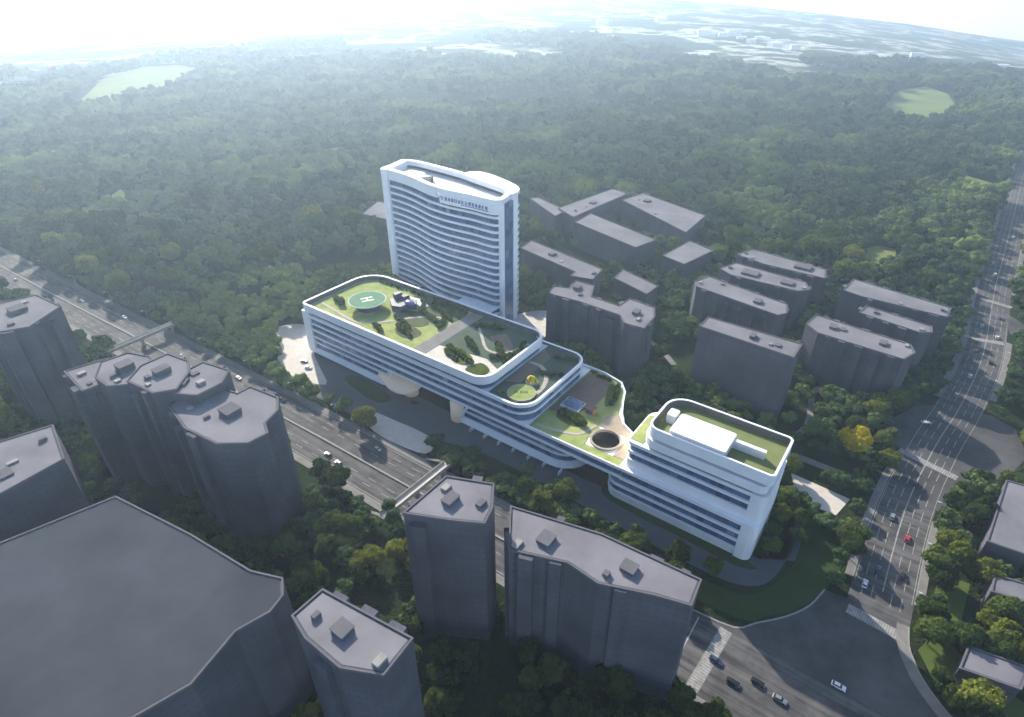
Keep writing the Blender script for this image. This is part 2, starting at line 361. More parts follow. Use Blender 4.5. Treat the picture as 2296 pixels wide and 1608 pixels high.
def rib_mesh(mb, cl, w0, w1, z0, z1=None):
    o = ribbon(cl, w0, w1); k = len(cl)
    for i in range(k - 1):
        q = [o[i], o[i + 1], o[2 * k - 2 - i], o[2 * k - 1 - i]]
        if z1 is None: mb.sheet(q, z0)
        else: mb.prism(q, z0, z1)
MAIN = smooth_line([(-1100, 92), (-900, 104), (-750, 114), (-604, 121), (-480, 125.5), (-386, 129.5), (-252, 133.5), (-192, 135), (-100, 136.5), (-30, 137), (40, 137), (110, 137)], 3)
AVE = smooth_line([(29, 152), (29, 188), (30, 254), (36, 310), (44, 360), (51, 430), (53, 540), (57, 640), (63, 800), (71, 1000), (90, 1250), (110, 1500)], 4)
mb = MB(); rib_mesh(mb, MAIN, -15, 15, 0.05); struct('main_road', mb, M['asphalt_main']); keep(ribbon(MAIN, -17.5, 17.5))
mb = MB(); rib_mesh(mb, AVE[2:], -10.5, 10.5, 0.07); struct('avenue', mb, M['asphalt_avenue']); keep(ribbon(AVE, -13.5, 13.5))
JUNC = [(-28, 151.5), (-12, 153.5), (-6, 160), (2, 169), (8, 179), (11, 190), (19, 191), (39, 191), (40, 183), (42, 178), (45, 172.5), (50, 167), (57, 162), (75, 157), (110, 152), (110, 151.5)]
mb = MB(); mb.sheet(JUNC, 0.09); struct('junction_apron', mb, M['asphalt']); keep(JUNC, 1)
SIDE = [(58, 505), (64, 500), (85, 470), (130, 440), (130, 425), (84, 452), (64, 470)]
mb = MB(); mb.sheet(SIDE, 0.06); struct('side_street', mb, M['asphalt']); keep(SIDE, 2)
APRON2 = [(26, 262), (19, 300), (14, 322), (24, 344), (34, 352), (58, 358), (68, 352), (74, 330), (66, 305), (50, 290), (44, 262)]
mb = MB(); mb.sheet(APRON2, 0.095); struct('avenue_junction', mb, M['asphalt']); keep(APRON2, 1)
# pavements with kerbs
mb = MB()
m_end = [p for p in MAIN if p[0] < -30]
rib_mesh(mb, m_end, 15.3, 18.3, -0.05, 0.17); rib_mesh(mb, MAIN, -18.3, -15.3, -0.05, 0.17)
av = [p for p in AVE if p[1] > 192]; av_r = [p for p in AVE if 192 < p[1] < 260 or 362 < p[1] < 455 or p[1] > 515]
av_l = [p for p in AVE if 192 < p[1] < 290 or p[1] > 352]
def runs(pts, gap):
    out = [[pts[0]]]
    for p, q in zip(pts, pts[1:]):
        if abs(q[1] - p[1]) > gap: out.append([])
        out[-1].append(q)
    return [r for r in out if len(r) > 1]
for r_ in runs(av_l, 70): rib_mesh(mb, r_, 10.8, 13.6, -0.05, 0.17)
for r_ in runs(av_r, 70): rib_mesh(mb, r_, -13.6, -10.8, -0.05, 0.17)
rib_mesh(mb, smooth_line(JUNC[7:15], 3), -3.6, -0.1, -0.05, 0.17)
struct('pavement', mb, M['walk'])
mb = MB()
rib_mesh(mb, m_end, 14.95, 15.3, -0.05, 0.2); rib_mesh(mb, MAIN, -15.3, -14.95, -0.05, 0.2)
for r_ in runs(av_l, 70): rib_mesh(mb, r_, 10.45, 10.8, -0.05, 0.2)
for r_ in runs(av_r, 70): rib_mesh(mb, r_, -10.8, -10.45, -0.05, 0.2)
for o in (smooth_line(JUNC[0:6], 3), smooth_line(JUNC[7:15], 3)): rib_mesh(mb, o, -0.1, 0.5, -0.05, 0.2)
struct('kerbs', mb, M['kerb'])
# road paint
mb = MB()
def dashes(cl, off, z, on, offl, w, lo=-1e9, hi=1e9, ax=0):
    acc = 0
    for p, q in zip(cl, cl[1:]):
        p, q = Vector(p[:2]), Vector(q[:2]); d = q - p; Ls = d.length; d.normalize(); nn = Vector((-d.y, d.x)); k = -(acc % (on + offl))
        while k < Ls:
            a, b_ = max(0, k), min(Ls, k + on)
            if b_ > a and lo < (p + d * a)[ax] < hi:
                A_, B_ = p + d * a + nn * off, p + d * b_ + nn * off
                mb.sheet([tuple(A_ - nn * w / 2), tuple(B_ - nn * w / 2), tuple(B_ + nn * w / 2), tuple(A_ + nn * w / 2)], z)
            k += on + offl
        acc += Ls
for off in (-10.2, -6.6, 6.6, 10.2): dashes(MAIN, off, 0.085, 5, 7, 0.3, hi=-22)
for off in (-10.2, -6.6, -3.3, 3.3): dashes(MAIN, off, 0.105, 5, 7, 0.3, lo=40)
for off in (-13.9, 13.9): dashes(MAIN, off, 0.085, 50, 0, 0.25, hi=-30)
for off in (-6.6, -3.3, 3.3, 6.6): dashes(AVE, off, 0.125, 7, 4, 0.28, lo=194, ax=1)
dashes(AVE, 0, 0.125, 50, 0, 0.45, lo=194, ax=1)
for off in (-9.8, 9.8): dashes(AVE, off, 0.125, 50, 0, 0.25, lo=194, hi=470, ax=1)
mb.box(-24.2, -23.7, 123, 150, 0.05, 0.09)
for k in range(8):                 # turn arrows on the approach lanes
    s0 = -34 - 3 * (k % 2); t0 = 124.5 + k * 3.3
    mb.sheet([(s0, t0 - .12), (s0 + 3, t0 - .12), (s0 + 3, t0 + .12), (s0, t0 + .12)], 0.088); mb.sheet([(s0 + 3, t0 - .5), (s0 + 4.4, t0), (s0 + 3, t0 + .5)], 0.088)
struct('lane_markings', mb, M['marking'])
def zebra(o0, o1, width, nbar, z, name='crosswalk'):
    mb = MB(); p, q = Vector(o0), Vector(o1); d = (q - p); Ls = d.length; d.normalize(); nn = Vector((-d.y, d.x))
    m2 = MB(); m2.sheet([tuple(p - nn * width * .56), tuple(q - nn * width * .56), tuple(q + nn * width * .56), tuple(p + nn * width * .56)], z - 0.012); struct('crossing_strip', m2, M['worn_strip'])
    for k in range(nbar):
        a = p + d * (Ls * (k + 0.2) / nbar); b_ = p + d * (Ls * (k + 0.75) / nbar)
        mb.sheet([tuple(a - nn * width / 2), tuple(b_ - nn * width / 2), tuple(b_ + nn * width / 2), tuple(a + nn * width / 2)], z)
    struct(name, mb, M['marking'])
zebra((19.5, 186.5), (39, 185), 4.2, 22, 0.125); zebra((-16, 123), (-14, 151), 4.0, 26, 0.125)
zebra((22, 298), (47, 291), 3.6, 24, 0.135); zebra((45, 520), (64, 515), 4.0, 18, 0.125); zebra((44, 448), (61, 452), 4, 18, 0.125)
# drives, plazas and lawns on the white complex's plot
DRIVE = smooth_line([(-300, 168), (-285, 160), (-250, 156.5), (-213, 157.5), (-190, 166), (-165, 169.5), (-145, 174), (-117, 174.5), (-97, 173.5), (-75, 172), (-47, 171), (-28, 171), (-16, 173), (-8, 180), (-5, 195), (-5, 212), (-9, 224), (-14, 230), (-14, 190), (-291, 190)], 3, True)
mb = MB(); mb.sheet(DRIVE, 0.045); struct('driveway', mb, M['drive']); keep(DRIVE, 1.5)
PL1 = smooth_line([(-291, 190), (-302, 193), (-312, 204), (-326, 203), (-333, 192), (-324, 184), (-303, 174), (-301, 168), (-276, 161), (-254, 167), (-270, 176), (-286, 184)], 3, True)
PL2 = smooth_line([(-214, 165), (-212, 158.5), (-200, 154), (-183, 154), (-167, 157), (-169, 166), (-180, 168), (-196, 167)], 3, True)
PL3 = [(-17, 249), (9, 247), (6, 233), (-12, 233)]
PL4 = smooth_line([(-214, 300), (-200, 318), (-185, 300), (-180, 268), (-186, 246), (-205, 246), (-212, 270)], 3, True)
mb = MB()
for o, z in ((PL1, 0.065), (PL2, 0.065), (PL3, 0.065), (PL4, 0.065)): mb.prism(o, -0.05, z + 0.09); keep(o, 1)
struct('plaza', mb, M['plaza'])
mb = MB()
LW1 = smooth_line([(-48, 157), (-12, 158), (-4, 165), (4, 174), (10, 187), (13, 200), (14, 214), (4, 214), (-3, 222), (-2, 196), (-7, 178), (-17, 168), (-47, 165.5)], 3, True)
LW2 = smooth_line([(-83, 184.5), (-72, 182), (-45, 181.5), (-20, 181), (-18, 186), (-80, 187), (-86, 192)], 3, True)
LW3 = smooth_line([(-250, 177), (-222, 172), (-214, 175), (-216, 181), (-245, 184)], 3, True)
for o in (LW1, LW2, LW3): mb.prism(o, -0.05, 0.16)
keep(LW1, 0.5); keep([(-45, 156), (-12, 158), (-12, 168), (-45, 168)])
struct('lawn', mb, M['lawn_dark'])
def px_poly(pts): return [ground_px(*p) for p in pts]
GL = [px_poly(p) for p in (
    [(1985, 235), (2010, 205), (2075, 195), (2125, 212), (2140, 235), (2110, 262), (2060, 285), (2010, 275)],
    [(1935, 560), (1965, 552), (2010, 558), (2005, 590), (1975, 612), (1945, 602)],
    [(2075, 395), (2130, 385), (2190, 400), (2235, 415), (2238, 445), (2200, 452), (2150, 425), (2100, 415)],
    [(195, 215), (230, 180), (320, 152), (400, 148), (470, 158), (440, 175), (400, 195), (300, 225), (210, 248), (165, 238)],
    [(90, 338), (150, 322), (205, 316), (200, 332), (130, 345)],
    [(700, 342), (760, 330), (810, 345), (790, 358), (720, 352)],
    [(1215, 1410), (1290, 1420), (1300, 1480), (1230, 1470)],
    [(250, 438), (270, 425), (290, 440), (285, 480), (255, 470)])]
mb = MB()
for o in GL:
    w = [W(*p) for p in o]; zz = max(terrain(p.x, p.y) for p in w); zz = zz + (0.12 if zz == 0 else 1.0); mb.prism(o, zz - 6, zz); keep(o, 3)
struct('clearing', mb, M['clearing']); mb = MB()
for o in ([(43, 183), (48, 175), (56, 168), (75, 163), (100, 158), (100, 176), (60, 186), (48, 196)], [(44, 198), (54, 200), (56, 226), (46, 224)]): mb.prism(o, -0.05, 0.15); keep(o, -1)
struct('meadow', mb, M['lawn'])
mb = MB()                           # service lane behind the complex and paths between the blocks
for cl, w in (([(-200, 262), (-185, 255), (-160, 262), (-130, 258), (-95, 262), (-60, 250), (-25, 262), (12, 262), (20, 262)], 2.2),
              ([(-200, 330), (-150, 330), (-120, 320), (-100, 305)], 1.8), ([(-30, 265), (-20, 290), (-24, 330), (0, 332)], 1.6)):
    cl = smooth_line(cl, 4); rib_mesh(mb, cl, -w, w, 0.055); keep(ribbon(cl, -w - 1, w + 1))
struct('path', mb, M['walk'])
# stone barrier along the middle of the main road
mb = MB(); rib_mesh(mb, [(p[0], p[1]) for p in MAIN if -720 < p[0] < -26], -0.45, 0.45, 0.0, 0.55)
o = mb.build('median_barrier', M['kerb']); o.rotation_euler = (0, 0, -A); tag(o, 'long pale concrete barrier down the middle of the main road', 'barrier')

# ------------------------------------------------------------------ white complex: podium
def sub(root, s, t):
    def f(name, mb, m, smooth=False): return mb.build(name, m, root, smooth)
    return f
def lens(mb, o, z0, z1, w): mb.ring(o, w, z0, z1)
P0 = (-220, 210)
pod = thing('podium_building', 'long low white building with banded facades and stepped green roof decks', 'building', *P0)
def PO(o): return rel(o, *P0)
O1 = rrect(-291, -151, 185.5, 242, 3, 9, 9, 16)
O2 = rrect(-291, -126, 185.2, 243.5, 3, 11, 9, 16)
O3 = rrect(-291, -251, 185.2, 247, 3, 0, 0, 16)[:7] + [(-76.3, 185.2), (-76.3, 209.5), (-83, 210.5), (-89, 214), (-93.5, 221), (-97.5, 230), (-100.5, 238), (-106, 244.5), (-118, 247.5), (-130, 248)] + rrect(-291, -251, 185.2, 247, 3, 0, 0, 16)[-7:]
O4 = rrect(-291, -251, 185.2, 246, 3, 0, 0, 16)[:7] + [(-76.3, 185.2), (-76.3, 208.6), (-90, 210.5), (-98, 216), (-103, 236), (-112, 245), (-130, 246.5)] + rrect(-291, -251, 185.2, 246, 3, 0, 0, 16)[-7:]
OL = rrect(-291, -223, 185.8, 244, 3, 2, 2, 14)
OM = rrect(-168, -99, 186.0, 243, 2, 13, 12, 2)
def add_pod(name, fn, m, smooth=False):
    mb = MB(); fn(mb); return mb.build(name, m, pod, smooth)
# roof parapet, deck and bands
add_pod('parapet', lambda q: q.ring(PO(O1), 1.3, 29.4, 34.2), M['white'])
add_pod('roof_slab', lambda q: q.prism(PO(inset(O1, 1.3)), 29.4, 31.2), M['white'])
add_pod('glazing', lambda q: q.prism(PO(inset(O1, 1.5)), 26.0, 29.4), M['glass'])
add_pod('parapet_shade_lining', lambda q: q.ring(PO(inset(O1, 1.3)), 0.2, 31.2, 33.9), M['shade_lining'])  # thin added ring, dark to imitate shade inside the parapet
add_pod('parapet', lambda q: q.ring(PO(O2), 1.2, 25.9, 27.7), M['white'])
add_pod('roof_slab', lambda q: q.prism(PO(inset(O2, 1.2)), 25.9, 26.1), M['white'])
add_pod('glazing', lambda q: q.prism(PO(inset(O2, 0.9)), 22.8, 25.9), M['glass'])
add_pod('parapet_shade_lining', lambda q: q.ring(PO(inset(O2, 1.2)), 0.15, 26.1, 27.5), M['shade_lining'])
add_pod('floor_band', lambda q: q.prism(PO(inset(O2, 0.1)), 21.8, 22.8), M['white'])
add_pod('glazing', lambda q: q.prism(PO(inset(O2, 1.0)), 17.4, 21.8), M['glass'])
HC, HR = (-91.0, 199.2), 6.4
def split_hole(q, outline, z0, z1, r):
    """solid with a round well: two halves cut along s = hole centre"""
    cx, cy = HC
    n_ = 20
    # clip outline to both sides
    for side in (-1, 1):
        pts = []; o = ccw(outline)
        for i in range(len(o)):
            p, t_ = o[i], o[(i + 1) % len(o)]
            ip = (p[0] - cx) * side >= 0; it = (t_[0] - cx) * side >= 0
            if ip: pts.append(p)
            if ip != it:
                k = (cx - p[0]) / (t_[0] - p[0]); pts.append((cx, p[1] + (t_[1] - p[1]) * k))
        on = [i for i, p in enumerate(pts) if abs(p[0] - cx) < 1e-6]
        for a, b_ in zip(on, on[1:] + on[:1]):
            if (a + 1) % len(pts) == b_:
                break
        pa = pts[a]; down = pa[1] > pts[b_][1]
        arc = []
        for k in range(n_ + 1):
            ang = math.pi / 2 - math.pi * k / n_ if side > 0 else math.pi / 2 + math.pi * k / n_
            arc.append((cx + r * math.cos(ang), cy + r * math.sin(ang)))
        if not down: arc = arc[::-1]
        pts = pts[:a + 1] + arc + pts[a + 1:]
        q.prism(PO(pts), z0, z1)
add_pod('roof_slab', lambda q: split_hole(q, inset(O3, 0.7), 17.3, 17.6, HR), M['white'])
add_pod('parapet', lambda q: q.ring(PO(O3), 0.7, 17.3, 18.9), M['white'])
add_pod('glazing', lambda q: split_hole(q, inset(O4, 0.8), 13.9, 17.3, HR + 0.3), M['glass'])
add_pod('floor_band', lambda q: q.prism(PO(O4), 12.8, 13.9), M['white'])
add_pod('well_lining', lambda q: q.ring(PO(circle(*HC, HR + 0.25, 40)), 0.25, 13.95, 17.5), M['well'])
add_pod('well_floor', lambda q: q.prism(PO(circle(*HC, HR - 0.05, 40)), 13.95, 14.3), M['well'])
add_pod('end_wall', lambda q: q.prism(PO([(-291.15, 185.0), (-284.5, 185.0), (-284.5, 190), (-291.15, 190)]), 2.4, 29.5), M['white'])
for nm, o in (('west', OL), ('east', OM)):
    add_pod('glazing', lambda q: q.prism(PO(inset(o, 0.9)), 9.4, 12.8), M['glass'])
    add_pod('floor_band', lambda q: q.prism(PO(o), 8.4, 9.4), M['white'])
    add_pod('glazing', lambda q: q.prism(PO(inset(o, 0.9)), 4.9, 8.4), M['glass'])
    add_pod('skirt', lambda q: q.prism(PO(inset(o, -1.6)), 2.2, 4.9, PO(inset(o, 0.1))), M['white'])
    add_pod('base_glazing', lambda q: q.prism(PO(inset(o, 2.0)), 0.0, 2.2), M['glass_dark'])
add_pod('entrance_wall', lambda q: q.prism(PO([(-224, 200), (-166, 200), (-166, 242), (-224, 242)]), 0, 12.6), M['glass_dark'])
add_pod('canopy', lambda q: q.prism(PO(smooth_line([(-229, 186), (-222, 182), (-212, 178.5), (-203, 180), (-200, 188), (-206, 198), (-226, 199)], 4, True)), 7.0, 8.2), M['warm'])
add_pod('lobby_drum', lambda q: q.prism(PO(circle(-172, 189, 4.6, 28)), 0, 10.8), M['warm'], True)
add_pod('lobby_drum', lambda q: q.prism(PO(circle(-208, 190, 4.0, 28)), 0, 7), M['warm'], True)
def fin(q, s0):                     # slanted strut at the step between the storeys
    q.add([(s0 + a - P0[0], t_ - P0[1], z) for t_ in (184.9, 186.4) for a, z in ((0, 4.9), (1.4, 4.9), (6.0, 12.75), (4.6, 12.75))],
          [(0, 1, 2, 3), (7, 6, 5, 4), (0, 4, 5, 1), (1, 5, 6, 2), (2, 6, 7, 3), (3, 7, 4, 0)])
for s0 in (-222.6, -168.5): add_pod('strut', lambda q: fin(q, s0), M['white'])
add_pod('oculus_rim', lambda q: q.ring(PO(circle(*HC, HR + 1.1, 40)), 1.0, 17.5, 18.5), M['beige'])
for s0 in range(-160, -104, 9): add_pod('pier', lambda q: q.box(s0 - P0[0], s0 + .5 - P0[0], 182.6 - P0[1], 186 - P0[1], 0, 2.2), M['white'])
# planted decks (parts of the building's roof)
def deck(o, z, m, name='roof_lawn'): add_pod(name, lambda q: q.prism(PO(o), z - 0.3, z), M[m])
deck(rrect(-288.5, -203, 187.6, 240, 1, 0, 0, 13), 31.5, 'roof_lawn')
add_pod('walkway', lambda q: q.prism(PO([(-203, 187), (-194.5, 187), (-194.5, 240.5), (-203, 240.5)]), 31.0, 31.62), M['walk'])
deck([(-194.5, 188), (-160, 188), (-154, 193), (-153.5, 200), (-165, 205), (-180, 203), (-194.5, 201)], 31.46, 'plaza', 'roof_terrace')
deck([(-194.5, 201), (-180, 203), (-165, 205), (-153.5, 200), (-153.5, 236), (-158, 240), (-194.5, 240)], 31.5, 'roof_bed_teal', 'planting_bed')
for o in (
    [(-240, 214), (-228, 222), (-214, 214), (-224, 205)], [(-232, 225), (-215, 222), (-208, 228), (-212, 238), (-228, 238)], [(-245, 232), (-236, 227), (-230, 238), (-243, 239)], [(-228, 203), (-222, 196), (-212, 196), (-210, 204), (-220, 207)], [(-222, 232), (-206, 222), (-204.5, 238), (-220, 239.5)]):
    add_pod('planting_bed', lambda q: q.prism(PO(smooth_line(o, 4, True)), 31.3, 31.62 + .01 * random.random()), M['roof_bed'])
add_pod('timber_deck', lambda q: q.prism(PO([(-178, 224), (-166, 216), (-160, 222), (-172, 232)]), 31.3, 31.6), M['roof_brown'])
for o in (
    [(-186, 196), (-172, 193), (-170, 200), (-183, 206), (-190, 203)], [(-168, 191), (-159, 190), (-157, 197), (-165, 200)]):
    add_pod('flower_bed', lambda q: q.prism(PO(smooth_line(o, 4, True)), 31.3, 31.7), M['hedge'])
deck(rrect(-151, -127.6, 187, 241.8, 0, 9, 8, 0), 26.3, 'roof_bed_teal', 'planting_bed')
add_pod('timber_deck', lambda q: q.prism(PO([(-150.5, 200), (-143, 204), (-143, 232), (-150.5, 238)]), 26.2, 26.42), M['roof_brown'])
add_pod('garden_path', lambda q: rib_mesh(q, PO(smooth_line([(-136, 189), (-131, 202), (-134, 214), (-142, 222), (-150, 222)], 4)), -1.1, 1.1, 26.2, 26.5), M['stone'])
d3 = [(-126, 186.3), (-97.8, 186.3), (-97.8, 192.8), (-99, 199), (-97.8, 205.6), (-99.3, 207), (-99.3, 215), (-95.2, 220), (-98.7, 230), (-101.5, 237.6), (-106.7, 243.5), (-112, 245.8), (-126, 247)]
deck(d3, 17.78, 'roof_lawn'); 
deck([(-97.6, 187), (-78, 187), (-78, 191.4), (-97.6, 191.4)], 17.78, 'roof_lawn')
add_pod('timber_deck', lambda q: q.prism(PO([(-125, 203), (-113, 207), (-108, 220), (-108, 240), (-125, 243)]), 17.6, 17.9), M['roof_brown'])
for o in ([(-78, 191.6), (-83.2, 191.6), (-83.2, 208.6), (-77.3, 208.6)], [(-99, 206.8), (-83.4, 206.8), (-83.6, 209.8), (-89.4, 213.4), (-94.6, 219.6), (-99, 214.8)]):
    add_pod('oculus_paving', lambda q: q.prism(PO(o), 17.5, 17.86), M['beige'])
for o in ([(-118, 200), (-108, 199), (-104, 205), (-112, 209), (-120, 205)], [(-106, 226), (-103, 222), (-101, 230), (-106, 239), (-111, 240)]):
    add_pod('planting_bed', lambda q: q.prism(PO(smooth_line(o, 4, True)), 17.6, 17.95), M['hedge'])

# ------------------------------------------------------------------ white complex: right-hand block
P1 = (-47, 200)
rb = thing('office_block', 'stacked white building with blue ribbon windows and a walled lawn roof', 'building', *P1)
def add_rb(name, fn, m, smooth=False):
    mb = MB(); fn(mb); return mb.build(name, m, rb, smooth)
def RO(o): return rel(o, *P1)
T1 = rrect(-68.5, -17.3, 187.6, 215, 5, 2.2, 2.5, 9); T2 = rrect(-70, -18.6, 187.2, 214.5, 7, 3, 2, 9)
T3 = rrect(-76.2, -18, 187.6, 214.5, 3, 2.5, 2, 6); T4 = rrect(-84, -18.2, 185.3, 214, 7, 3, 2, 7)
add_rb('parapet', lambda q: q.ring(RO(T1), 0.9, 39.4, 44.6), M['white'])
add_rb('parapet_shade_lining', lambda q: q.ring(RO(inset(T1, 0.9)), 0.15, 41.6, 44.3), M['shade_lining'])
add_rb('roof_slab', lambda q: q.prism(RO(inset(T1, 0.9)), 39.4, 41.5), M['white'])
add_rb('recess', lambda q: q.prism(RO(inset(T1, 1.6)), 38.2, 39.4), M['glass_dark'])
add_rb('floor_band', lambda q: q.prism(RO(T2), 34.4, 38.2), M['white'])
add_rb('glazing', lambda q: q.prism(RO(inset(T2, 1.2)), 33.0, 34.4), M['glass'])
add_rb('floor_band', lambda q: q.prism(RO(inset(T3, 0)), 31.4, 33.0), M['white'])
for z0, z1, o, zb in ((28.3, 31.4, T3, 27.0), (23.6, 27.0, T3, 18.9)):
    add_rb('glazing', lambda q: q.prism(RO(inset(o, 0.9)), z0, z1), M['glass'])
    add_rb('floor_band', lambda q: q.prism(RO(o), zb, z0), M['white'])
add_rb('terrace_lawn', lambda q: q.prism(RO([(-75.4, 189.6), (-69.5, 189.6), (-69.5, 212), (-75.4, 209)]), 32.8, 33.2), M['roof_lawn'])
T3b = rrect(-76.2, -18, 185.2, 214.5, 0, 3, 2, 2)
add_rb('balcony_band', lambda q: q.prism(RO(T3b), 17.4, 18.9), M['white'])
add_rb('glazing', lambda q: q.prism(RO(inset(T3b, 0.9)), 13.7, 17.4), M['glass'])
add_rb('balcony_band', lambda q: q.prism(RO(rrect(-76.2, -18, 185.2, 214.5, 0, 3, 2, 2)), 12.4, 13.7), M['white'])
for z0, z1, zb in ((8.8, 12.4, 7.8), (4.4, 7.8, 3.0)):
    add_rb('glazing', lambda q: q.prism(RO(inset(T4, 0.9)), z0, z1), M['glass'])
    add_rb('floor_band', lambda q: q.prism(RO(T4), zb, z0), M['white'])
add_rb('skirt', lambda q: q.prism(RO(inset(T4, 0.5)), 0, 3.0), M['white'])
add_rb('end_wall', lambda q: q.prism(RO(rrect(-23.5, -17.2, 185.0, 215.4, 0.4, 3.4, 2, 0.4)), 0, 19.2), M['white'])
add_rb('end_wall', lambda q: q.prism(RO(rrect(-23.5, -17.4, 187.3, 215.2, 0.4, 3.0, 2, 0.4)), 19.2, 33.4), M['white'])
add_rb('roof_lawn', lambda q: q.prism(RO(inset(T1, 1.1)), 41.3, 41.62), M['olive_lawn'])
pen = add_rb('penthouse', lambda q: (q.prism(RO(rrect(-59.5, -36.5, 188.9, 202.5, 0.6, 0.6, 1, 1.5)), 41.5, 45.8)), M['white_roof'])
add_rb('lift_housing', lambda q: q.prism(RO(rrect(-64.5, -60.5, 198, 203.2, 0.8, 0.8, 0.8, 0.8)), 41.5, 46.0), M['white_roof'])
add_rb('roof_beam', lambda q: q.box(-37.2 + 47, -24 + 47, -1.6, 0.2, 41.6, 45.2), M['white_roof'])

# ------------------------------------------------------------------ white complex: tower
P2 = (-268, 297)
tw = thing('tower', 'tall slab tower with wavy white floor bands over blue glass', 'building', *P2)
def TO(o): return rel(o, *P2)
def add_tw(name, fn, m, smooth=False):
    mb = MB(); fn(mb); return mb.build(name, m, tw, smooth)
FRONT = smooth_line([(-313, 285.5), (-300, 284.6), (-287, 282.2), (-275, 278.8), (-265, 276.2), (-252, 274.8), (-240, 275.2), (-230, 275.9), (-221, 275.6), (-213.5, 276), (-210.8, 278.5), (-210.3, 281)], 4)
BACK = smooth_line([(-213.5, 294), (-222, 300.5), (-248, 306.5), (-268, 311), (-298, 314), (-315, 314), (-321, 309), (-319, 296)], 4)
FRONT = [(a, b_ - 0.35) for a, b_ in FRONT]
FULL = FRONT + [(-210.8, 285)] + BACK
GL_ = inset(FULL, 1.25)
add_tw('curtain_wall', lambda q: q.prism(TO(GL_), 0, 80.5), M['glass'])
for k in range(17):
    z1 = 77.2 - 4.62 * k
    add_tw('floor_band', lambda q: q.prism(TO(FULL), z1 - 1.3, z1), M['white'])
add_tw('crown_ring', lambda q: q.ring(TO(FULL), 3.4, 84.4, 87.6), M['white'])
add_tw('roof_deck', lambda q: q.prism(TO(inset(FULL, 3.2)), 80.5, 82.0), M['white_roof'])
SG = [p for p in FRONT if -258 < p[0]]
add_tw('sign_panel', lambda q: rib_mesh(q, TO(inset(FULL, -0.25)[:0] + [(a, b_ - 0.3) for a, b_ in SG]), -0.3, 1.2, 78.6, 84.4), M['white'])
add_tw('crown_fascia', lambda q: rib_mesh(q, TO([p for p in FRONT if p[0] <= -256]), 0.4, 1.8, 80.6, 84.4), M['white'])
back_full = [(-210.8, 285)] + BACK + [FRONT[0]]
add_tw('crown_wall', lambda q: rib_mesh(q, TO(back_full), 0.3, 1.3, 79.5, 84.4), M['white'])
add_tw('crown_shade_lining', lambda q: rib_mesh(q, TO(back_full), 1.3, 1.5, 82, 84.4), M['shade_lining'])  # added strip, its dark tone paints the shade inside the crown
add_tw('roof_ramp', lambda q: q.prism(TO([(-306, 288), (-292, 287), (-286, 296), (-296, 304), (-308, 303)]), 82, 84.2), M['white_roof'])
add_tw('plant_room', lambda q: q.prism(TO([(-287, 290), (-276, 288), (-282, 298)]), 82, 85.2), M['grey_trim'])
RS = smooth_line([(-266, 312.8), (-262, 320.5), (-252, 321), (-238, 317), (-222, 310.5), (-214.5, 303), (-214.8, 296), (-226, 300.6), (-246, 308.2)], 3, True)
add_tw('rear_slab', lambda q: q.prism(TO(inset(RS, .5)), 0, 84.6), M['glass'])
add_tw('rear_cap', lambda q: q.prism(TO(RS), 84.6, 86.6), M['white'])
for k in range(17): add_tw('floor_band', lambda q: q.prism(TO(inset(RS, .1)), 77.2 - 4.62 * k - 1, 77.2 - 4.62 * k), M['white'])
add_tw('side_fin', lambda q: q.prism(TO(smooth_line([(-322, 309), (-319, 296), (-317.5, 284), (-312.4, 283.6), (-312.0, 286.5), (-314, 298), (-317, 309)], 3, True)), 0, 87.9), M['white'])
add_tw('side_fin', lambda q: q.box(-211.9 + 268, -209.9 + 268, 277.9 - 297, 281.2 - 297, 0, 87.7), M['white'])
add_tw('side_fin', lambda q: q.box(-214.6 + 268, -211.2 + 268, 290.5 - 297, 297 - 297, 0, 87.7), M['white'])
add_tw('end_glazing', lambda q: q.box(-213 + 268, -210.0 + 268, 281.2 - 297, 290.5 - 297, 0, 84.3), M['glass'])
def lower(q):
    for z in (15.5, 11.5, 7.5): q.prism(TO([(-240, 262), (-213, 262), (-212, 279), (-240, 279)]), z, z + 1.1)
add_tw('annex_band', lower, M['white'])
add_tw('annex_glazing', lambda q: q.prism(TO([(-239, 263), (-214, 263), (-213.5, 279), (-239, 279)]), 0, 15.6), M['glass'])
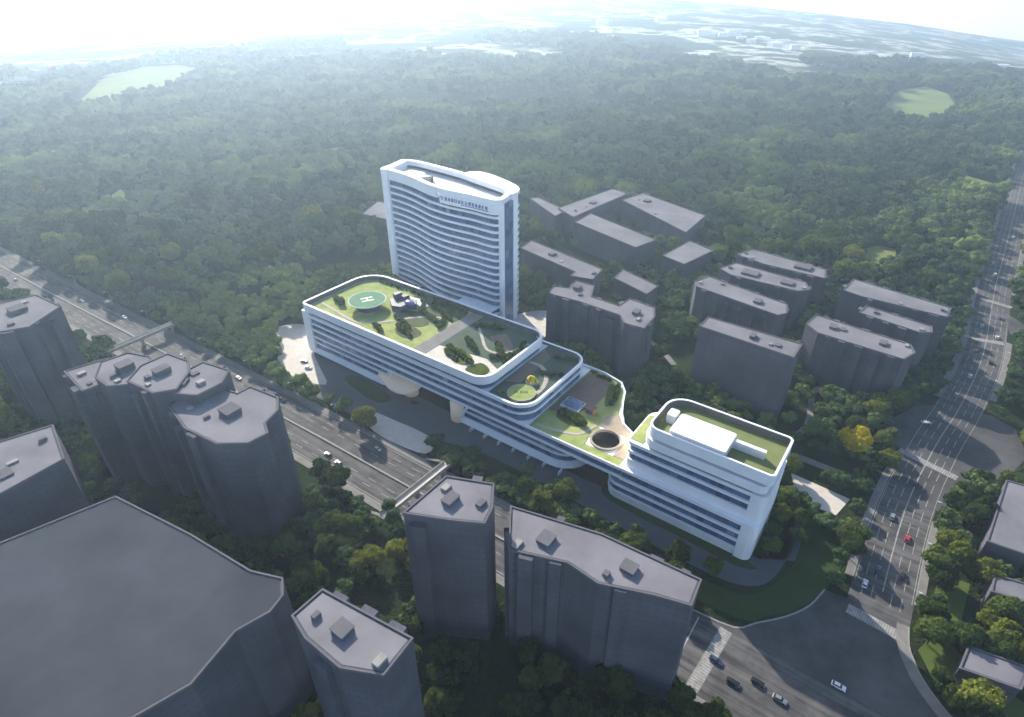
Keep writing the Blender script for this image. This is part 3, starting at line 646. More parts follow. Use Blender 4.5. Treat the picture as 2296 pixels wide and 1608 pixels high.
# lettering: an emblem and two runs of dense characters in violet blue, too small to read in the photograph
def lettering(q):
    rnd = random.Random(3)
    def at(k):                     # point on the sign panel, k in 0..1
        s_ = -255 + 42 * k
        for p, r_ in zip(SG, SG[1:]):
            if p[0] <= s_ <= r_[0]: return (s_, p[1] + (r_[1] - p[1]) * (s_ - p[0]) / (r_[0] - p[0]) - 0.75)
        return (s_, SG[0][1] - 0.75) if s_ < SG[0][0] else (s_, SG[-1][1] - 0.75)
    def stroke(k0, k1, z0, z1):
        (a, b_), (c_, d) = at(k0), at(k1); a -= P2[0]; c_ -= P2[0]; b_ -= P2[1]; d -= P2[1]
        q.add([(a, b_, z0), (c_, d, z0), (c_, d, z1), (a, b_, z1), (a, b_ + .3, z0), (c_, d + .3, z0), (c_, d + .3, z1), (a, b_ + .3, z1)],
              [(0, 1, 2, 3), (7, 6, 5, 4), (0, 4, 5, 1), (1, 5, 6, 2), (2, 6, 7, 3), (3, 7, 4, 0)])
    for k in range(16):            # ring emblem
        a = k / 16 * 2 * math.pi; stroke(.045 + .022 * math.cos(a) - .005, .045 + .022 * math.cos(a) + .005, 82.0 + .95 * math.sin(a) - .2, 82.0 + .95 * math.sin(a) + .2)
    for g_ in range(13):
        k0 = 0.10 + g_ * 0.062; w = 0.046; zb = 81.0
        for z in (zb, zb + .8, zb + 1.6): stroke(k0 + rnd.random() * .01, k0 + w - rnd.random() * .01, z, z + .28)
        for f_ in (0.1, 0.5, 0.85):
            if rnd.random() < .8: stroke(k0 + w * f_, k0 + w * f_ + .007, zb + rnd.choice((0, -.2)), zb + rnd.choice((1.2, 2.0)))
    for g_ in range(30): stroke(0.40 + g_ * .017, 0.40 + g_ * .017 + .011, 79.9, 80.4)
add_tw('sign_lettering', lettering, M['sign_blue'])

# ------------------------------------------------------------------ things on the roof decks
h = thing('helipad', 'round green helipad disc with white H on the upper roof lawn', 'helipad', -258, 208.6, 31.5, R(0))
q = MB(); q.prism(circle(0, 0, 10.6, 56), 4.2, 5.2, circle(0, 0, 11.2, 56)); q.build('platform', M['heli_rim'], h)
q = MB(); q.prism(circle(0, 0, 10.6, 56), 5.2, 5.26); q.build('deck_surface', M['heli'], h)
q = MB(); q.prism(circle(0, 0, 7.2, 32), 0, 3.6); q.prism(circle(0, 0, 8.4, 32), 3.6, 4.2); q.build('drum', M['navy'], h)
q = MB()
for a in (-1, 1): q.prism([(-3.6, a * 1.9 - .6), (3.6, a * 1.9 - .6), (3.6, a * 1.9 + .6), (-3.6, a * 1.9 + .6)], 5.26, 5.30)
q.prism([(-.4, -1.3), (.4, -1.3), (.4, 1.3), (-.4, 1.3)], 5.26, 5.30); o = q.build('marking', M['heli_mark'], h); o.rotation_euler = (0, 0, R(62))
pr = thing('plant_room', 'dark blue jagged plant room beside the green helipad disc', 'plant room', -241, 222, 31.5)
q = MB(); q.prism([(-9, -3), (-1, -9), (4, -7), (5, -1), (9, 1), (6, 5), (-3, 4)], 0, 4.0); q.prism([(-8, -1), (-5, -2), (-4, 3), (-7, 3)], 4.0, 7.0); q.prism([(-3, 1), (0, 0), (1, 4), (-2, 4)], 4.0, 6.2); q.build('wall', M['navy'], pr)
q = MB(); q.prism([(-10, 4.4), (-3, 4.8), (7, 5.6), (10, 2), (12, 8), (4, 12), (-8, 10)], 0, 0.7); q.build('terrace', M['white_roof'], pr)
bm = bmesh.new(); bmesh.ops.create_uvsphere(bm, u_segments=20, v_segments=12, radius=1)
bmesh.ops.transform(bm, matrix=Matrix.Translation((5, -.5, 4.2)) @ Matrix.Diagonal((3.6, 2.4, 1.5, 1)), verts=bm.verts)
me = bpy.data.meshes.new('dome'); bm.to_mesh(me); bm.free(); me.materials.append(M['violet']); me.polygons.foreach_set('use_smooth', [True] * len(me.polygons))
o = bpy.data.objects.new('dome', me); C.objects.link(o); o.parent = pr
for nm_, pts_, z_ in (('winding', [(-285, 196), (-270, 194), (-250, 192), (-238, 200), (-226, 216), (-214, 224), (-204, 222)], 31.5),
                      ('curved', [(-193, 232), (-182, 222), (-170, 212), (-160, 216), (-156, 230)], 31.5), ('garden', [(-124, 190), (-112, 192), (-103, 196), (-100, 206)], 17.78)):
    add_pod('garden_path', lambda q: rib_mesh(q, PO(smooth_line(pts_, 4)), -.8, .8, z_, z_ + .16), M['stone'])
# round lawn with dark lettering on the middle deck
rl = thing('round_lawn', 'raised round light green lawn with dark marks on the middle deck', 'lawn disc', -137, 196.5, 26.3)
q = MB(); q.prism(circle(0, 0, 6.8, 40), 0, 0.7); q.build('turf', M['roof_lawn'], rl)
q = MB(); q.ring(circle(0, 0, 7.1, 40), 0.3, 0, 0.85); q.build('edging', M['stone'], rl)
q = MB()
for k, x in enumerate((-2.6, 0.1, 2.2)):
    for dx, dy, w_, h_ in ((-.8, -.9, .35, 2.0), (.5, -.9, .35, 2.0), (-.8, .8, 1.6, .3), (-.8, -.1, 1.6, .3), (-.8, -.9, 1.6, .3))[: 5 if k else 4]:
        q.box(x + dx, x + dx + w_, dy, dy + h_, 0.70, 0.74)
o = q.build('marking', M['green_mark'], rl); o.rotation_euler = (0, 0, R(36))
# yellow perforated play dome
yd = thing('play_dome', 'yellow perforated dome beside the round lawn on the middle deck', 'play dome', -138.5, 207.5, 26.3)
bm = bmesh.new(); bmesh.ops.create_icosphere(bm, subdivisions=4, radius=1)
bmesh.ops.delete(bm, geom=[v for v in bm.verts if v.co.z < -0.02], context='VERTS')
hole = [Vector((math.sin(a) * math.cos(e), -math.cos(a) * math.cos(e), math.sin(e))) for a, e in ((-.6, .35), (.5, .3), (0, .9), (1.5, .5), (2.6, .4), (-1.8, .4), (-2.4, 1.0))]
bmesh.ops.delete(bm, geom=[f for f in bm.faces if any((f.calc_center_median() - h_).length < 0.27 for h_ in hole)], context='FACES')
for v in bm.verts: v.co = Vector((v.co.x * 3.0, v.co.y * 2.4, v.co.z * 4.0)) * (1 + .12 * noise.noise(v.co * 2))
bmesh.ops.solidify(bm, geom=bm.faces[:], thickness=0.25)
me = bpy.data.meshes.new('shell'); bm.to_mesh(me); bm.free(); me.materials.append(M['yellow'])
o = bpy.data.objects.new('shell', me); C.objects.link(o); o.parent = yd
q = MB(); q.prism(circle(0, 0, 3.5, 24, 2.9), 0, 0.35); q.build('plinth', M['stone'], yd)
gl = thing('garden_lamp', 'bright warm lamp at the corner between the round well and the stacked block', 'lamp', -79.5, 205.2, 17.8)
q = MB(); q.tube((0, 0, 0), (0, 0, 2.6), .12, .1); q.build('pole', M['metal'], gl)
q = MB(); q.prism(circle(0, 0, .45, 12), 2.6, 3.3); q.build('lamp_head', M['lit'], gl)
ld = bpy.data.lights.new('lamp_glow', 'POINT'); ld.energy = 2500; ld.color = (1, .85, .6); ld.shadow_soft_size = .4
lo = bpy.data.objects.new('lamp_glow', ld); C.objects.link(lo); lo.parent = gl; lo.location = (0, 0, 3.8)
# orange-red entry kiosk on the lower deck
k_ = thing('kiosk', 'small red and glass kiosk on the lower deck near the round well', 'kiosk', -107, 213, 17.9)
q = MB(); q.box(-2.2, 2.2, -1.8, 1.8, 0, 2.8); q.build('wall', M['orange'], k_)
q = MB(); q.box(-2.5, 2.5, -2.1, 2.1, 2.8, 3.1); q.build('roof', M['roof_brown'], k_)
q = MB(); q.box(-1.6, 1.6, -1.88, -1.8, .4, 2.4); q.build('window', M['glass'], k_)
sk = thing('skylight', 'grey pitched skylight on the brown lower deck', 'skylight', -117, 213, 17.9)
q = MB(); q.prism([(-5, -4), (5, -4), (5, 4), (-5, 4)], 0, 1.0); q.build('kerb', M['white'], sk)
q = MB(); q.prism([(-4.8, -3.8), (4.8, -3.8), (4.8, 3.8), (-4.8, 3.8)], 1.0, 2.6, [(-3.4, -.4), (3.4, -.4), (3.4, .4), (-3.4, .4)]); q.build('glass', M['glass'], sk)

# ------------------------------------------------------------------ grey neighbouring blocks
LAND = [('the white tower', -268, 297), ('the podium roof garden', -220, 210), ('the stacked white block', -47, 200)]
def block(name, label, cat, outline, h, wall='grey_wall', ph=0.4, huts=(), steps=(), group=None, land=None, bays=0):
    o = ccw(outline); cx = sum(p[0] for p in o) / len(o); cy = sum(p[1] for p in o) / len(o)
    e = thing(name, label, cat, cx, cy, group=group); r = rel(o, cx, cy)
    mb = MB(); mb.prism(r, 0, h - ph)
    if bays:                       # projecting stair and balcony bays give the walls relief
        rnd = random.Random(int(abs(cx) * 7 + abs(cy)))
        for i in range(len(r)):
            p, q_ = Vector(r[i]), Vector(r[(i + 1) % len(r)]); d = q_ - p; Ls = d.length
            if Ls < 12: continue
            d.normalize(); nn = Vector((d.y, -d.x)); x = rnd.uniform(2.5, 5)
            while x + 4 < Ls - 1.5:
                w_ = rnd.uniform(2.6, 5.5); dep = rnd.uniform(1.0, 2.6); a, b_ = p + d * x, p + d * min(x + w_, Ls - 1)
                mb.prism([tuple(a - nn * .3), tuple(b_ - nn * .3), tuple(b_ + nn * dep), tuple(a + nn * dep)], 0, h - ph - rnd.choice((0.05, 0.05, 3.1)))
                x += w_ + rnd.uniform(2.5, 6)
    mb.build('wall', M[wall], e)
    mb = MB(); mb.prism(inset(r, 0.9), h - ph - 0.3, h - ph + 0.06); rf = mb.build('roof', M['hall_roof' if name == 'hall' else 'grey_roof'], e)
    mb = MB(); mb.ring(inset(r, -0.15), 0.55, h - ph - 0.5, h); mb.build('parapet', M['grey_trim'], e)
    for (a, b_, c_, d, hh) in huts:
        hh *= .55; a += .8; b_ -= .8
        mb = MB(); mb.box(a - cx, b_ - cx, c_ - cy, d - cy, h - ph, h - ph + hh); mb.box(a - cx - .2, b_ - cx + .2, c_ - cy - .2, d - cy + .2, h - ph + hh, h - ph + hh + .25)
        mb.build('stairhead', M['grey_trim'], rf)
    if huts or bays:
        rnd = random.Random(int(abs(cx) * 3 + abs(cy) * 5)); xs = [p[0] for p in r]; ys = [p[1] for p in r]; ri = inset(r, 2.4); k = 0
        for _ in range(60):
            x, y = rnd.uniform(min(xs), max(xs)), rnd.uniform(min(ys), max(ys))
            if k >= 2 or not inside(ri, x, y) or any(a - cx - 2 < x < b_ - cx + 2 and c_ - cy - 2 < y < d - cy + 2 for a, b_, c_, d, _h in huts): continue
            w_, l_, g_ = rnd.uniform(.6, 1.3), rnd.uniform(.8, 1.8), rnd.uniform(.6, 1.3); k += 1
            mb = MB(); mb.box(x - w_, x + w_, y - l_, y + l_, h - ph, h - ph + g_)
            if k % 3 == 0: mb = MB(); mb.prism(circle(x, y, .9, 12), h - ph, h - ph + 1.5)
            mb.build('roof_tank' if k % 3 == 0 else 'roof_unit', M['grey_trim'] if k % 2 else M['kerb'], rf)
    keep(o, 2.5); LAND.append((land or 'the ' + name.replace('_', ' '), cx, cy)); return e
block('grey_block', 'low grey wing reaching left from the far hall group behind the tower', 'building', [(-316, 464), (-311, 471), (-270, 454), (-270, 436)], 21, land='the far left grey wing')
block('grey_block', 'grey hall running away between the two far long halls', 'building', [(-277, 452), (-265, 532), (-246, 527), (-254, 440)], 22.5, huts=((-262, -256, 480, 486, 2),), land='the far grey hall')
block('grey_block', 'farthest broad grey hall at the forest edge right of the tower', 'building', [(-242, 508), (-235, 538), (-163, 512), (-161, 463)], 22, huts=((-225, -218, 515, 521, 2.2),), land='the farthest grey hall')
block('grey_block', 'long pale-roofed grey hall in front of the farthest hall', 'building', [(-247, 431), (-247, 458), (-174, 434), (-180, 410)], 22, land='the pale-roofed grey hall')
block('grey_block', 'long low grey block just right of the white tower', 'building', [(-254, 361), (-256, 379), (-183, 363), (-180, 344), (-196, 340), (-197, 348)], 20, huts=((-230, -224, 362, 367, 2.2),), land='the long low grey block')
block('grey_house', 'small square grey building among trees in the middle distance', 'building', [(-161, 419), (-156, 461), (-133, 451), (-141, 413)], 17, land='the small square grey building')
block('grey_house', 'small grey building between the low block and the winged block', 'building', [(-172, 361), (-174, 378), (-141, 367), (-142, 351)], 17, land='the small grey building')
block('apartment_block', 'grey apartment block with four projecting wings behind the podium', 'building',
      [(-177, 280), (-179, 291), (-170, 294), (-172, 306), (-159, 306), (-153, 292), (-134, 291), (-133, 303), (-116, 301), (-111, 291), (-110, 275), (-122, 274), (-128, 281), (-157, 282)], 36, bays=1, huts=((-168, -163, 294, 299, 3), (-124, -119, 286, 291, 3)), land='the winged grey apartment block')
block('apartment_block', 'rearmost of three parallel grey blocks beside the forest', 'building', [(-109, 430), (-103, 447), (-50, 440), (-47, 424), (-88, 424)], 27, huts=((-70, -58, 430, 438, 2.4),), bays=1, land='the rearmost parallel grey block')
block('apartment_block', 'middle one of three parallel grey blocks beside the forest', 'building', [(-110, 396), (-104, 412), (-56, 408), (-51, 397), (-57, 391), (-100, 390)], 28, huts=((-96, -84, 396, 404, 2), (-70, -61, 396, 402, 1.8)), bays=1, land='the middle parallel grey block')
block('apartment_block', 'front one of three parallel grey blocks, nearest the big cube', 'building', [(-116, 366), (-111, 379), (-57, 368), (-54, 356), (-58, 350), (-112, 359)], 28, huts=((-76, -70, 358, 363, 2.2),), bays=1, land='the front parallel grey block')
block('apartment_block', 'big plain grey cube standing behind the stacked white block', 'building', [(-85, 290), (-85, 303), (-35, 303), (-35, 287)], 39, huts=((-60, -56, 293, 298, 2.6),), land='the big grey cube')
block('apartment_block', 'rearmost of the three grey blocks beside the avenue', 'building', [(-33, 405), (-31, 427), (25, 417), (24, 402), (-22, 402)], 30, bays=1, land='the rear avenue block')
block('apartment_block', 'short middle one of the three grey blocks beside the avenue', 'building', [(-19, 378), (-17, 390), (18, 384), (19, 376), (13, 372)], 30, bays=1, land='the middle avenue block')
block('apartment_block', 'front long one of the three grey blocks beside the avenue', 'building', [(-41, 345), (-39, 360), (11, 354), (14, 346), (10, 335), (-33, 338)], 30, huts=((-30, -25, 347, 352, 2.2), (-4, 1, 344, 349, 2)), bays=1, land='the front avenue block')
block('villa', 'pale low building half hidden behind the left edge of the tower', 'building', [(-425, 352), (-440, 385), (-405, 392), (-388, 356)], 15, 'grey_wall', land='the tower-side villa')
block('villa', 'second low pale building beyond the left edge of the tower', 'building', [(-385, 395), (-395, 418), (-365, 425), (-356, 400)], 24, 'grey_wall', land='the farther villa')
block('apartment_tower', 'grey tower on the left edge beside the main road', 'building', [(-371, 57), (-364, 82), (-340, 84), (-329, 66), (-336, 54)], 60, 'grey_wall_b', bays=1, huts=((-356, -348, 66, 73, 3),), land='the left edge grey tower')
block('apartment_tower', 'lowest leftmost slab of the clustered grey towers before the main road', 'building', [(-288, 62), (-284, 78), (-274, 79), (-264, 72), (-266, 60)], 53, 'grey_wall_b', bays=1, land='the leftmost clustered slab')
block('apartment_tower', 'second tower from the left in the grey cluster before the main road', 'building', [(-275.5, 73), (-273.5, 84), (-262, 88), (-249, 83), (-247, 73), (-254, 66), (-265, 66)], 57, 'grey_wall_b', bays=1, huts=((-265, -258, 74, 80, 4.6),), land='the second clustered tower')
block('apartment_tower', 'tallest middle tower in the grey cluster before the main road', 'building', [(-253, 80), (-253, 92), (-240, 94), (-232, 90), (-224, 80), (-229, 73), (-246, 71)], 60, 'grey_wall_b', bays=1, huts=((-244, -238, 80, 86, 3.4),), land='the middle clustered tower')
block('apartment_tower', 'fourth tower in the grey cluster, notched against its right neighbour', 'building', [(-235, 86), (-236, 98), (-221, 101), (-215, 94), (-215, 83), (-224, 78)], 59, 'grey_wall_b', bays=1, land='the fourth clustered tower')
block('apartment_tower', 'broad rightmost tower of the grey cluster, nearest the podium', 'building', [(-224, 75), (-226, 93), (-209, 96), (-209, 102), (-193, 104), (-186, 99), (-183, 91), (-177, 88), (-178, 80), (-187, 73), (-205, 71)], 55, 'grey_wall_b', bays=1, huts=((-204, -196, 84, 90, 3.2),), land='the rightmost clustered tower')
block('office_slab', 'dark grey flat block at the left edge above the huge roof', 'building', [(-264, 20), (-256, 44), (-231, 38), (-229, 12), (-250, 5)], 50, 'grey_wall_b', huts=((-243, -236, 14, 24, 0.9),), land='the dark block at the left edge')
block('hall', 'huge flat roofed dark building filling the lower left corner', 'building',
      [(-230, -60), (-205, 8), (-196, 40), (-160, 46), (-132, 49), (-122, 53), (-117, 49.5), (-115.5, 44), (-118, 35), (-114, 20), (-118, 6), (-135, -14), (-150, -60)], 50, 'grey_wall_b', land='the huge flat roof')
block('apartment_tower', 'grey tower at the bottom edge right of the huge flat roof', 'building', [(-103, 44), (-103, 54), (-73, 58), (-72, 47), (-82, 42), (-95, 42)], 59, 'grey_wall_b', bays=1, huts=((-92, -86, 47, 51, 2.4),), land='the bottom edge tower')
block('apartment_tower', 'grey tower in front of the road left of the long row', 'building', [(-104, 86), (-104, 106), (-89, 112.5), (-83, 104), (-81, 97.5), (-91, 92)], 60, bays=1, huts=((-98, -93, 96, 101, 2.6),), land='the tower left of the long row')
block('apartment_row', 'long stepped grey apartment row below the road and hedge', 'building', [(-84.5, 115.5), (-54, 123), (-22, 125), (-21, 115), (-31, 112), (-46, 106), (-57, 107), (-74.3, 100.5)], 50, bays=1, huts=((-70, -64, 108, 113, 2.2), (-44, -38, 114, 118, 2.2)), land='the long grey row')
def zb(x, y, z): return ground_px((1856 + x / 2.296) * .80392, (1300 + y / 2.296) * .80392, z)
block('office_slab', 'low grey block cut by the right edge beside the avenue trees', 'building', [zb(2185, 88, 11), zb(2060, 478, 11), zb(2330, 570, 11), zb(2480, 170, 11)], 11, land='the right edge block')
block('office_slab', 'second low dark grey block at the right edge beside the lawn', 'building', [zb(2112, 690, 11), zb(2088, 800, 11), zb(2420, 905, 11), zb(2440, 790, 11)], 11, land='the low right edge block')
block('office_slab', 'lowest grey block in the bottom right corner', 'building', [zb(1942, 1150, 9), zb(1885, 1292, 9), zb(2280, 1430, 9), zb(2340, 1290, 9)], 9, land='the corner block')
for o in (O3, T4, FULL, RS): keep(o, 3.5)

# ------------------------------------------------------------------ footbridges over the main road
def footbridge(label, s0, t0, s1, t1, w=4.0):
    L_ = math.hypot(s1 - s0, t1 - t0); an = math.atan2(t1 - t0, s1 - s0)
    e = thing('footbridge', label, 'footbridge', s0, t0, rot=an, group='footbridges over the main road')
    q = MB(); q.box(0, L_, -w / 2, w / 2, 5.4, 6.0); q.build('deck', M['plaza'], e)
    for a in (-1, 1):
        q = MB(); q.box(0, L_, a * (w / 2 + .1) - .12, a * (w / 2 + .1) + .12, 5.3, 7.1); q.build('railing', M['stone'], e)
    for x in (3, L_ * 0.5, L_ - 3):
        q = MB(); q.box(x - .5, x + .5, -w / 2 + .4, w / 2 - .4, 0, 5.4); q.build('pier', M['stone'], e)
    for x, d in ((0, -1), (L_, 1)):
        q = MB()
        for k in range(12): q.box(min(x, x) + (-1.4 if d < 0 else 0), x + (1.4 if d > 0 else 0), w / 2 + .3 + k * 1.1, w / 2 + .3 + (k + 1) * 1.1, 5.7 - k * .46 - .4, 5.7 - k * .46)
        q.box(x + (-1.4 if d < 0 else 0), x + (1.4 if d > 0 else 0), -w / 2, w / 2 + .3, 5.4, 5.9)
        q.build('stairs', M['walk'], e)
footbridge('pale footbridge over the road beside the clustered grey towers', -382, 105, -383, 150)
footbridge('pale footbridge over the road above the left grey tower', -150, 113, -149, 153, 3.6)

# ------------------------------------------------------------------ cars
def make_car(paint):
    e = bpy.data.objects.new('parked_car', None); C.objects.link(e); e.empty_display_size = 1
    prof = [(-2.2, .35), (-2.25, .75), (-2.05, .95), (-1.3, 1.02), (1.0, .98), (1.9, .85), (2.2, .7), (2.25, .4), (2.2, .3), (-2.15, .3)]
    q = MB(); n_ = len(prof)
    for y, k in ((-.88, 1),):
        q.add([(x, -.88, z) for x, z in prof] + [(x, .88, z) for x, z in prof], [tuple(range(n_))[::-1], tuple(range(n_, 2 * n_))] + [(i, (i + 1) % n_, n_ + (i + 1) % n_, n_ + i) for i in range(n_)])
    q.build('body', paint, e)
    q = MB(); q.prism([(-1.9, -.78), (1.05, -.78), (1.05, .78), (-1.9, .78)], .98, 1.40, [(-1.45, -.62), (.35, -.62), (.35, .62), (-1.45, .62)]); cb = q.build('cabin', M['car_glass'], e)
    q = MB(); q.prism([(-1.42, -.6), (.32, -.6), (.32, .6), (-1.42, .6)], 1.40, 1.46); q.build('roof', paint, e)
    for x in (-1.35, 1.4):
        for y in (-.8, .8):
            q = MB(); q.tube((x, y - .11, .33), (x, y + .11, .33), .33, .33, 14); q.build('wheel', M['tyre'], e)
    for y in (-.62, .62):
        q = MB(); q.box(2.2, 2.27, y - .18, y + .18, .55, .7); q.build('headlight', M['heli_rim'], e)
        q = MB(); q.box(-2.28, -2.22, y - .18, y + .18, .68, .82); q.build('tail_light', M['orange'], e)
    return e
PAINT = {'black': mat('paint_black', (.015, .015, .018), .25, spec=.6), 'white': mat('paint_white', (.75, .76, .78), .3, spec=.6),
         'silver': mat('paint_silver', (.35, .36, .38), .3, metal=.6), 'dark blue': mat('paint_blue', (.03, .05, .12), .25, spec=.6), 'red': mat('paint_red', (.35, .03, .03), .3, spec=.6)}
protos = {}
CARS = [(-5.6, 133.2, 0, 'black', 'travelling on the lower right main road, leftmost of a loose trio'),
        (1.1, 138.0, 0, 'black', 'in the middle of the loose trio on the lower right main road'),
        (8.6, 136.6, 0, 'silver', 'rightmost of the loose trio on the lower right main road'),
        (23.2, 152.5, 0, 'white', 'in the dark shadow in the middle of the junction'),
        (34.1, 214.1, 90, 'black', 'on the right lane of the avenue above the crossing'),
        (22.8, 201.5, 90, 'white', 'on the left lane of the avenue above the crossing'),
        (-13, 137.3, 0, 'dark blue', 'waiting just past the lower left zebra crossing'),
        (26, 246, 90, 'silver', 'on the avenue level with the right-hand plaza'),
        (31, 275, 90, 'black', 'on the avenue approaching the upper junction'),
        (30, 330, 30, 'white', 'crossing the upper junction beside the avenue blocks'),
        (46, 395, 90, 'white', 'on the avenue beside the front avenue block'),
        (55, 420, 90, 'black', 'on the avenue beside the rear avenue block'),
        (48, 470, 90, 'silver', 'on the avenue just before the side street'),
        (58, 490, 90, 'dark blue', 'turning toward the side street off the avenue'),
        (52, 575, 90, 'white', 'far up the avenue between the trees'),
        (60, 620, 90, 'black', 'farther up the avenue between the trees'),
        (-205, 128, 180, 'black', 'on the main road below the pale front plaza, leftward lane'),
        (-196, 127, 180, 'dark blue', 'close behind another car below the pale front plaza'),
        (-188, 145, 0, 'silver', 'on the far lane of the road below the front plaza'),
        (-395, 121, 180, 'black', 'just left of the upper footbridge on the near lane'),
        (-407, 117, 180, 'dark blue', 'second car left of the upper footbridge'),
        (-430, 138, 0, 'white', 'on the far lane left of the upper footbridge'),
        (-330, 124, 180, 'silver', 'between the two footbridges on the near lane'),
        (-300, 141, 0, 'white', 'between the two footbridges on the far lane'),
        (-480, 132, 0, 'silver', 'far left on the main road beside the woods'),
        (-560, 118, 180, 'white', 'farthest left on the main road'),
        (-276, 172, 20, 'white', 'parked on the pale left plaza, nearer the road'),
        (-284, 175, 25, 'silver', 'parked on the pale left plaza, nearer the podium'),
        (-200, 184, 10, 'black', 'on the drive under the podium entrance'),
        (-60, 174, 180, 'silver', 'on the drive in front of the stacked white block'),
        (-195, 275, 70, 'black', 'on the pale court behind the podium'),
        (-90, 141, 0, 'black', 'on the main road behind the tower left of the long row'),
        (50, 600, 90, 'silver', 'on the left lane far up the avenue'),
        (62, 680, 90, 'white', 'among the farthest cars on the avenue, nearer one'),
        (64, 760, 90, 'black', 'among the farthest cars on the avenue, farther one'),
        (41, 368, 90, 'silver', 'entering the upper junction from above'),
        (26, 212, 90, 'dark blue', 'on the avenue left lanes, second above the crossing'),
        (33, 236, 90, 'red', 'on the avenue level with the right edge block'),
        (47, 430, 90, 'red', 'on the avenue between the rear block and the side street'),
        (57, 458, 90, 'white', 'on the avenue just short of the side street mouth'),
        (-240, 127, 180, 'white', 'on the near lane below the left plaza'),
        (-262, 143, 0, 'black', 'on the far lane below the left plaza'),
        (-350, 134.5, 0, 'dark blue', 'on the far inner lane right of the upper footbridge'),
        (-520, 134, 0, 'black', 'on the far lane at the left edge beside the woods'),
        (-189, 262, 60, 'white', 'on the pale court behind the podium, nearer the deck'),
        (-46, 147, 0, 'white', 'on the far lane above the right end of the long row')]
for s_, t_, a, col, where in CARS:
    if col not in protos: protos[col] = e = make_car(PAINT[col])
    else: e = copy_tree(protos[col])
    e.location = W(s_, t_, 0.16 if 'plaza' in where and 'parked' in where else 0.1); e.rotation_euler = (0, 0, -A + R(a))
    tag(e, f'{col} car {where}', 'car', 'cars on the roads and forecourts')

# ------------------------------------------------------------------ street lamps
def make_lamp():
    e = bpy.data.objects.new('street_lamp', None); C.objects.link(e)
    q = MB(); q.tube((0, 0, 0), (0, 0, 9), .14, .08); q.tube((0, 0, 0), (0, 0, .5), .3, .3); q.build('pole', M['metal'], e)
    q = MB(); q.tube((0, 0, 8.9), (1.9, 0, 9.5), .07, .05); q.build('arm', M['metal'], e)
    q = MB(); q.box(1.6, 2.9, -.22, .22, 9.4, 9.62); q.build('lamp_head', M['heli_rim'], e); return e
lp = None; LAMPS = [(s_, 16.9, 0) for s_ in (-560, -510, -460, -410, -345, -300, -260, -225, -120, -80, -50)]
k = 0
for s_, off, _ in LAMPS:
    c0 = min(MAIN, key=lambda p: abs(p[0] - s_)); lp_ = make_lamp() if lp is None else copy_tree(lp); lp = lp or lp_
    lp_.location = W(s_, c0[1] + off, .15); lp_.rotation_euler = (0, 0, -A - math.pi / 2)
    tag(lp_, f'thin grey street lamp on the far pavement of the main road, {["first","second","third","fourth","fifth","sixth","seventh","eighth","ninth","tenth","eleventh"][k]} from the left', 'street lamp', 'street lamps'); k += 1
for k, t_ in enumerate((200, 228, 256, 380, 420, 560, 620)):
    c0 = min(AVE, key=lambda p: abs(p[1] - t_)); lp_ = copy_tree(lp); lp_.location = W(c0[0] + 12.2, t_, .15); lp_.rotation_euler = (0, 0, -A + math.pi)
    tag(lp_, f'thin grey street lamp right of the avenue, {["first","second","third","fourth","fifth","sixth","seventh"][k]} from the near crossing', 'street lamp', 'street lamps')

# ------------------------------------------------------------------ trees
def crown_mesh(name, seed, m, rx=5.0, rz=4.6, lobes=10, leaves=150, leaf=0.62, base=3.0, core=.80, sub=1):
    """leaf clumps spread over the shells of overlapping lobes, with a loose inner mass"""
    rnd = random.Random(seed); v = []; f = []
    L_ = [(0, 0, rz * .95, rx * .62)]
    for k in range(lobes):
        a = k * 2.4 + rnd.uniform(-.4, .4); e = rnd.uniform(-.35, 1.05); rr = rnd.uniform(.52, .74)
        L_.append((math.cos(a) * rx * rr * math.cos(e), math.sin(a) * rx * rr * math.cos(e), rz * (.95 + .72 * math.sin(e)), rx * rnd.uniform(.30, .46)))
    for (x, y, z, r) in L_:
        z += base
        # inner mass: faceted blob
        bm_ = bmesh.new(); bmesh.ops.create_icosphere(bm_, subdivisions=sub, radius=r * core)
        o = len(v)
        for w in bm_.verts:
            d = 1 + (.25 if sub == 1 else .32) * noise.noise(w.co * .9 + Vector((seed, x, y))); v.append((x + w.co.x * d, y + w.co.y * d, z + w.co.z * .85 * d))
        for fc in bm_.faces: f.append(tuple(o + q.index for q in fc.verts))
        bm_.free()
        for _ in range(int(leaves * (r / (rx * .4)) ** 2)):
            d = Vector((rnd.gauss(0, 1), rnd.gauss(0, 1), rnd.gauss(0, 1) * .9 + .25)).normalized()
            p = Vector((x, y, z)) + Vector((d.x, d.y, d.z * .88)) * r * rnd.uniform(.86, 1.14)
            if any((p - Vector((a, b_, c_ + base))).length < q * .78 for a, b_, c_, q in L_): continue
            nn = (d + Vector((rnd.gauss(0, .55), rnd.gauss(0, .55), rnd.gauss(0, .55)))).normalized()
            t1 = nn.orthogonal().normalized(); t1.rotate(Matrix.Rotation(rnd.uniform(0, 6.3), 3, nn)); t2 = nn.cross(t1); s_ = leaf * rnd.uniform(.6, 1.3)
            o = len(v); v += [tuple(p + t1 * s_), tuple(p + t2 * s_ * .7), tuple(p - t1 * s_), tuple(p - t2 * s_ * .7)]; f.append((o, o + 1, o + 2, o + 3))
    me = bpy.data.meshes.new(name); me.from_pydata(v, [], f); me.materials.append(m); me.update(); return me
def trunk_mb(rx, h=4.2, seed=0):
    rnd = random.Random(seed); q = MB(); q.tube((0, 0, -.2), (.1, .05, h), .34, .2, 7)
    for k in range(4):
        a = k * 1.6 + rnd.random(); q.tube((.08, .04, h * .8), (math.cos(a) * rx * .5, math.sin(a) * rx * .5, h + 2.2), .16, .05, 5)
    return q
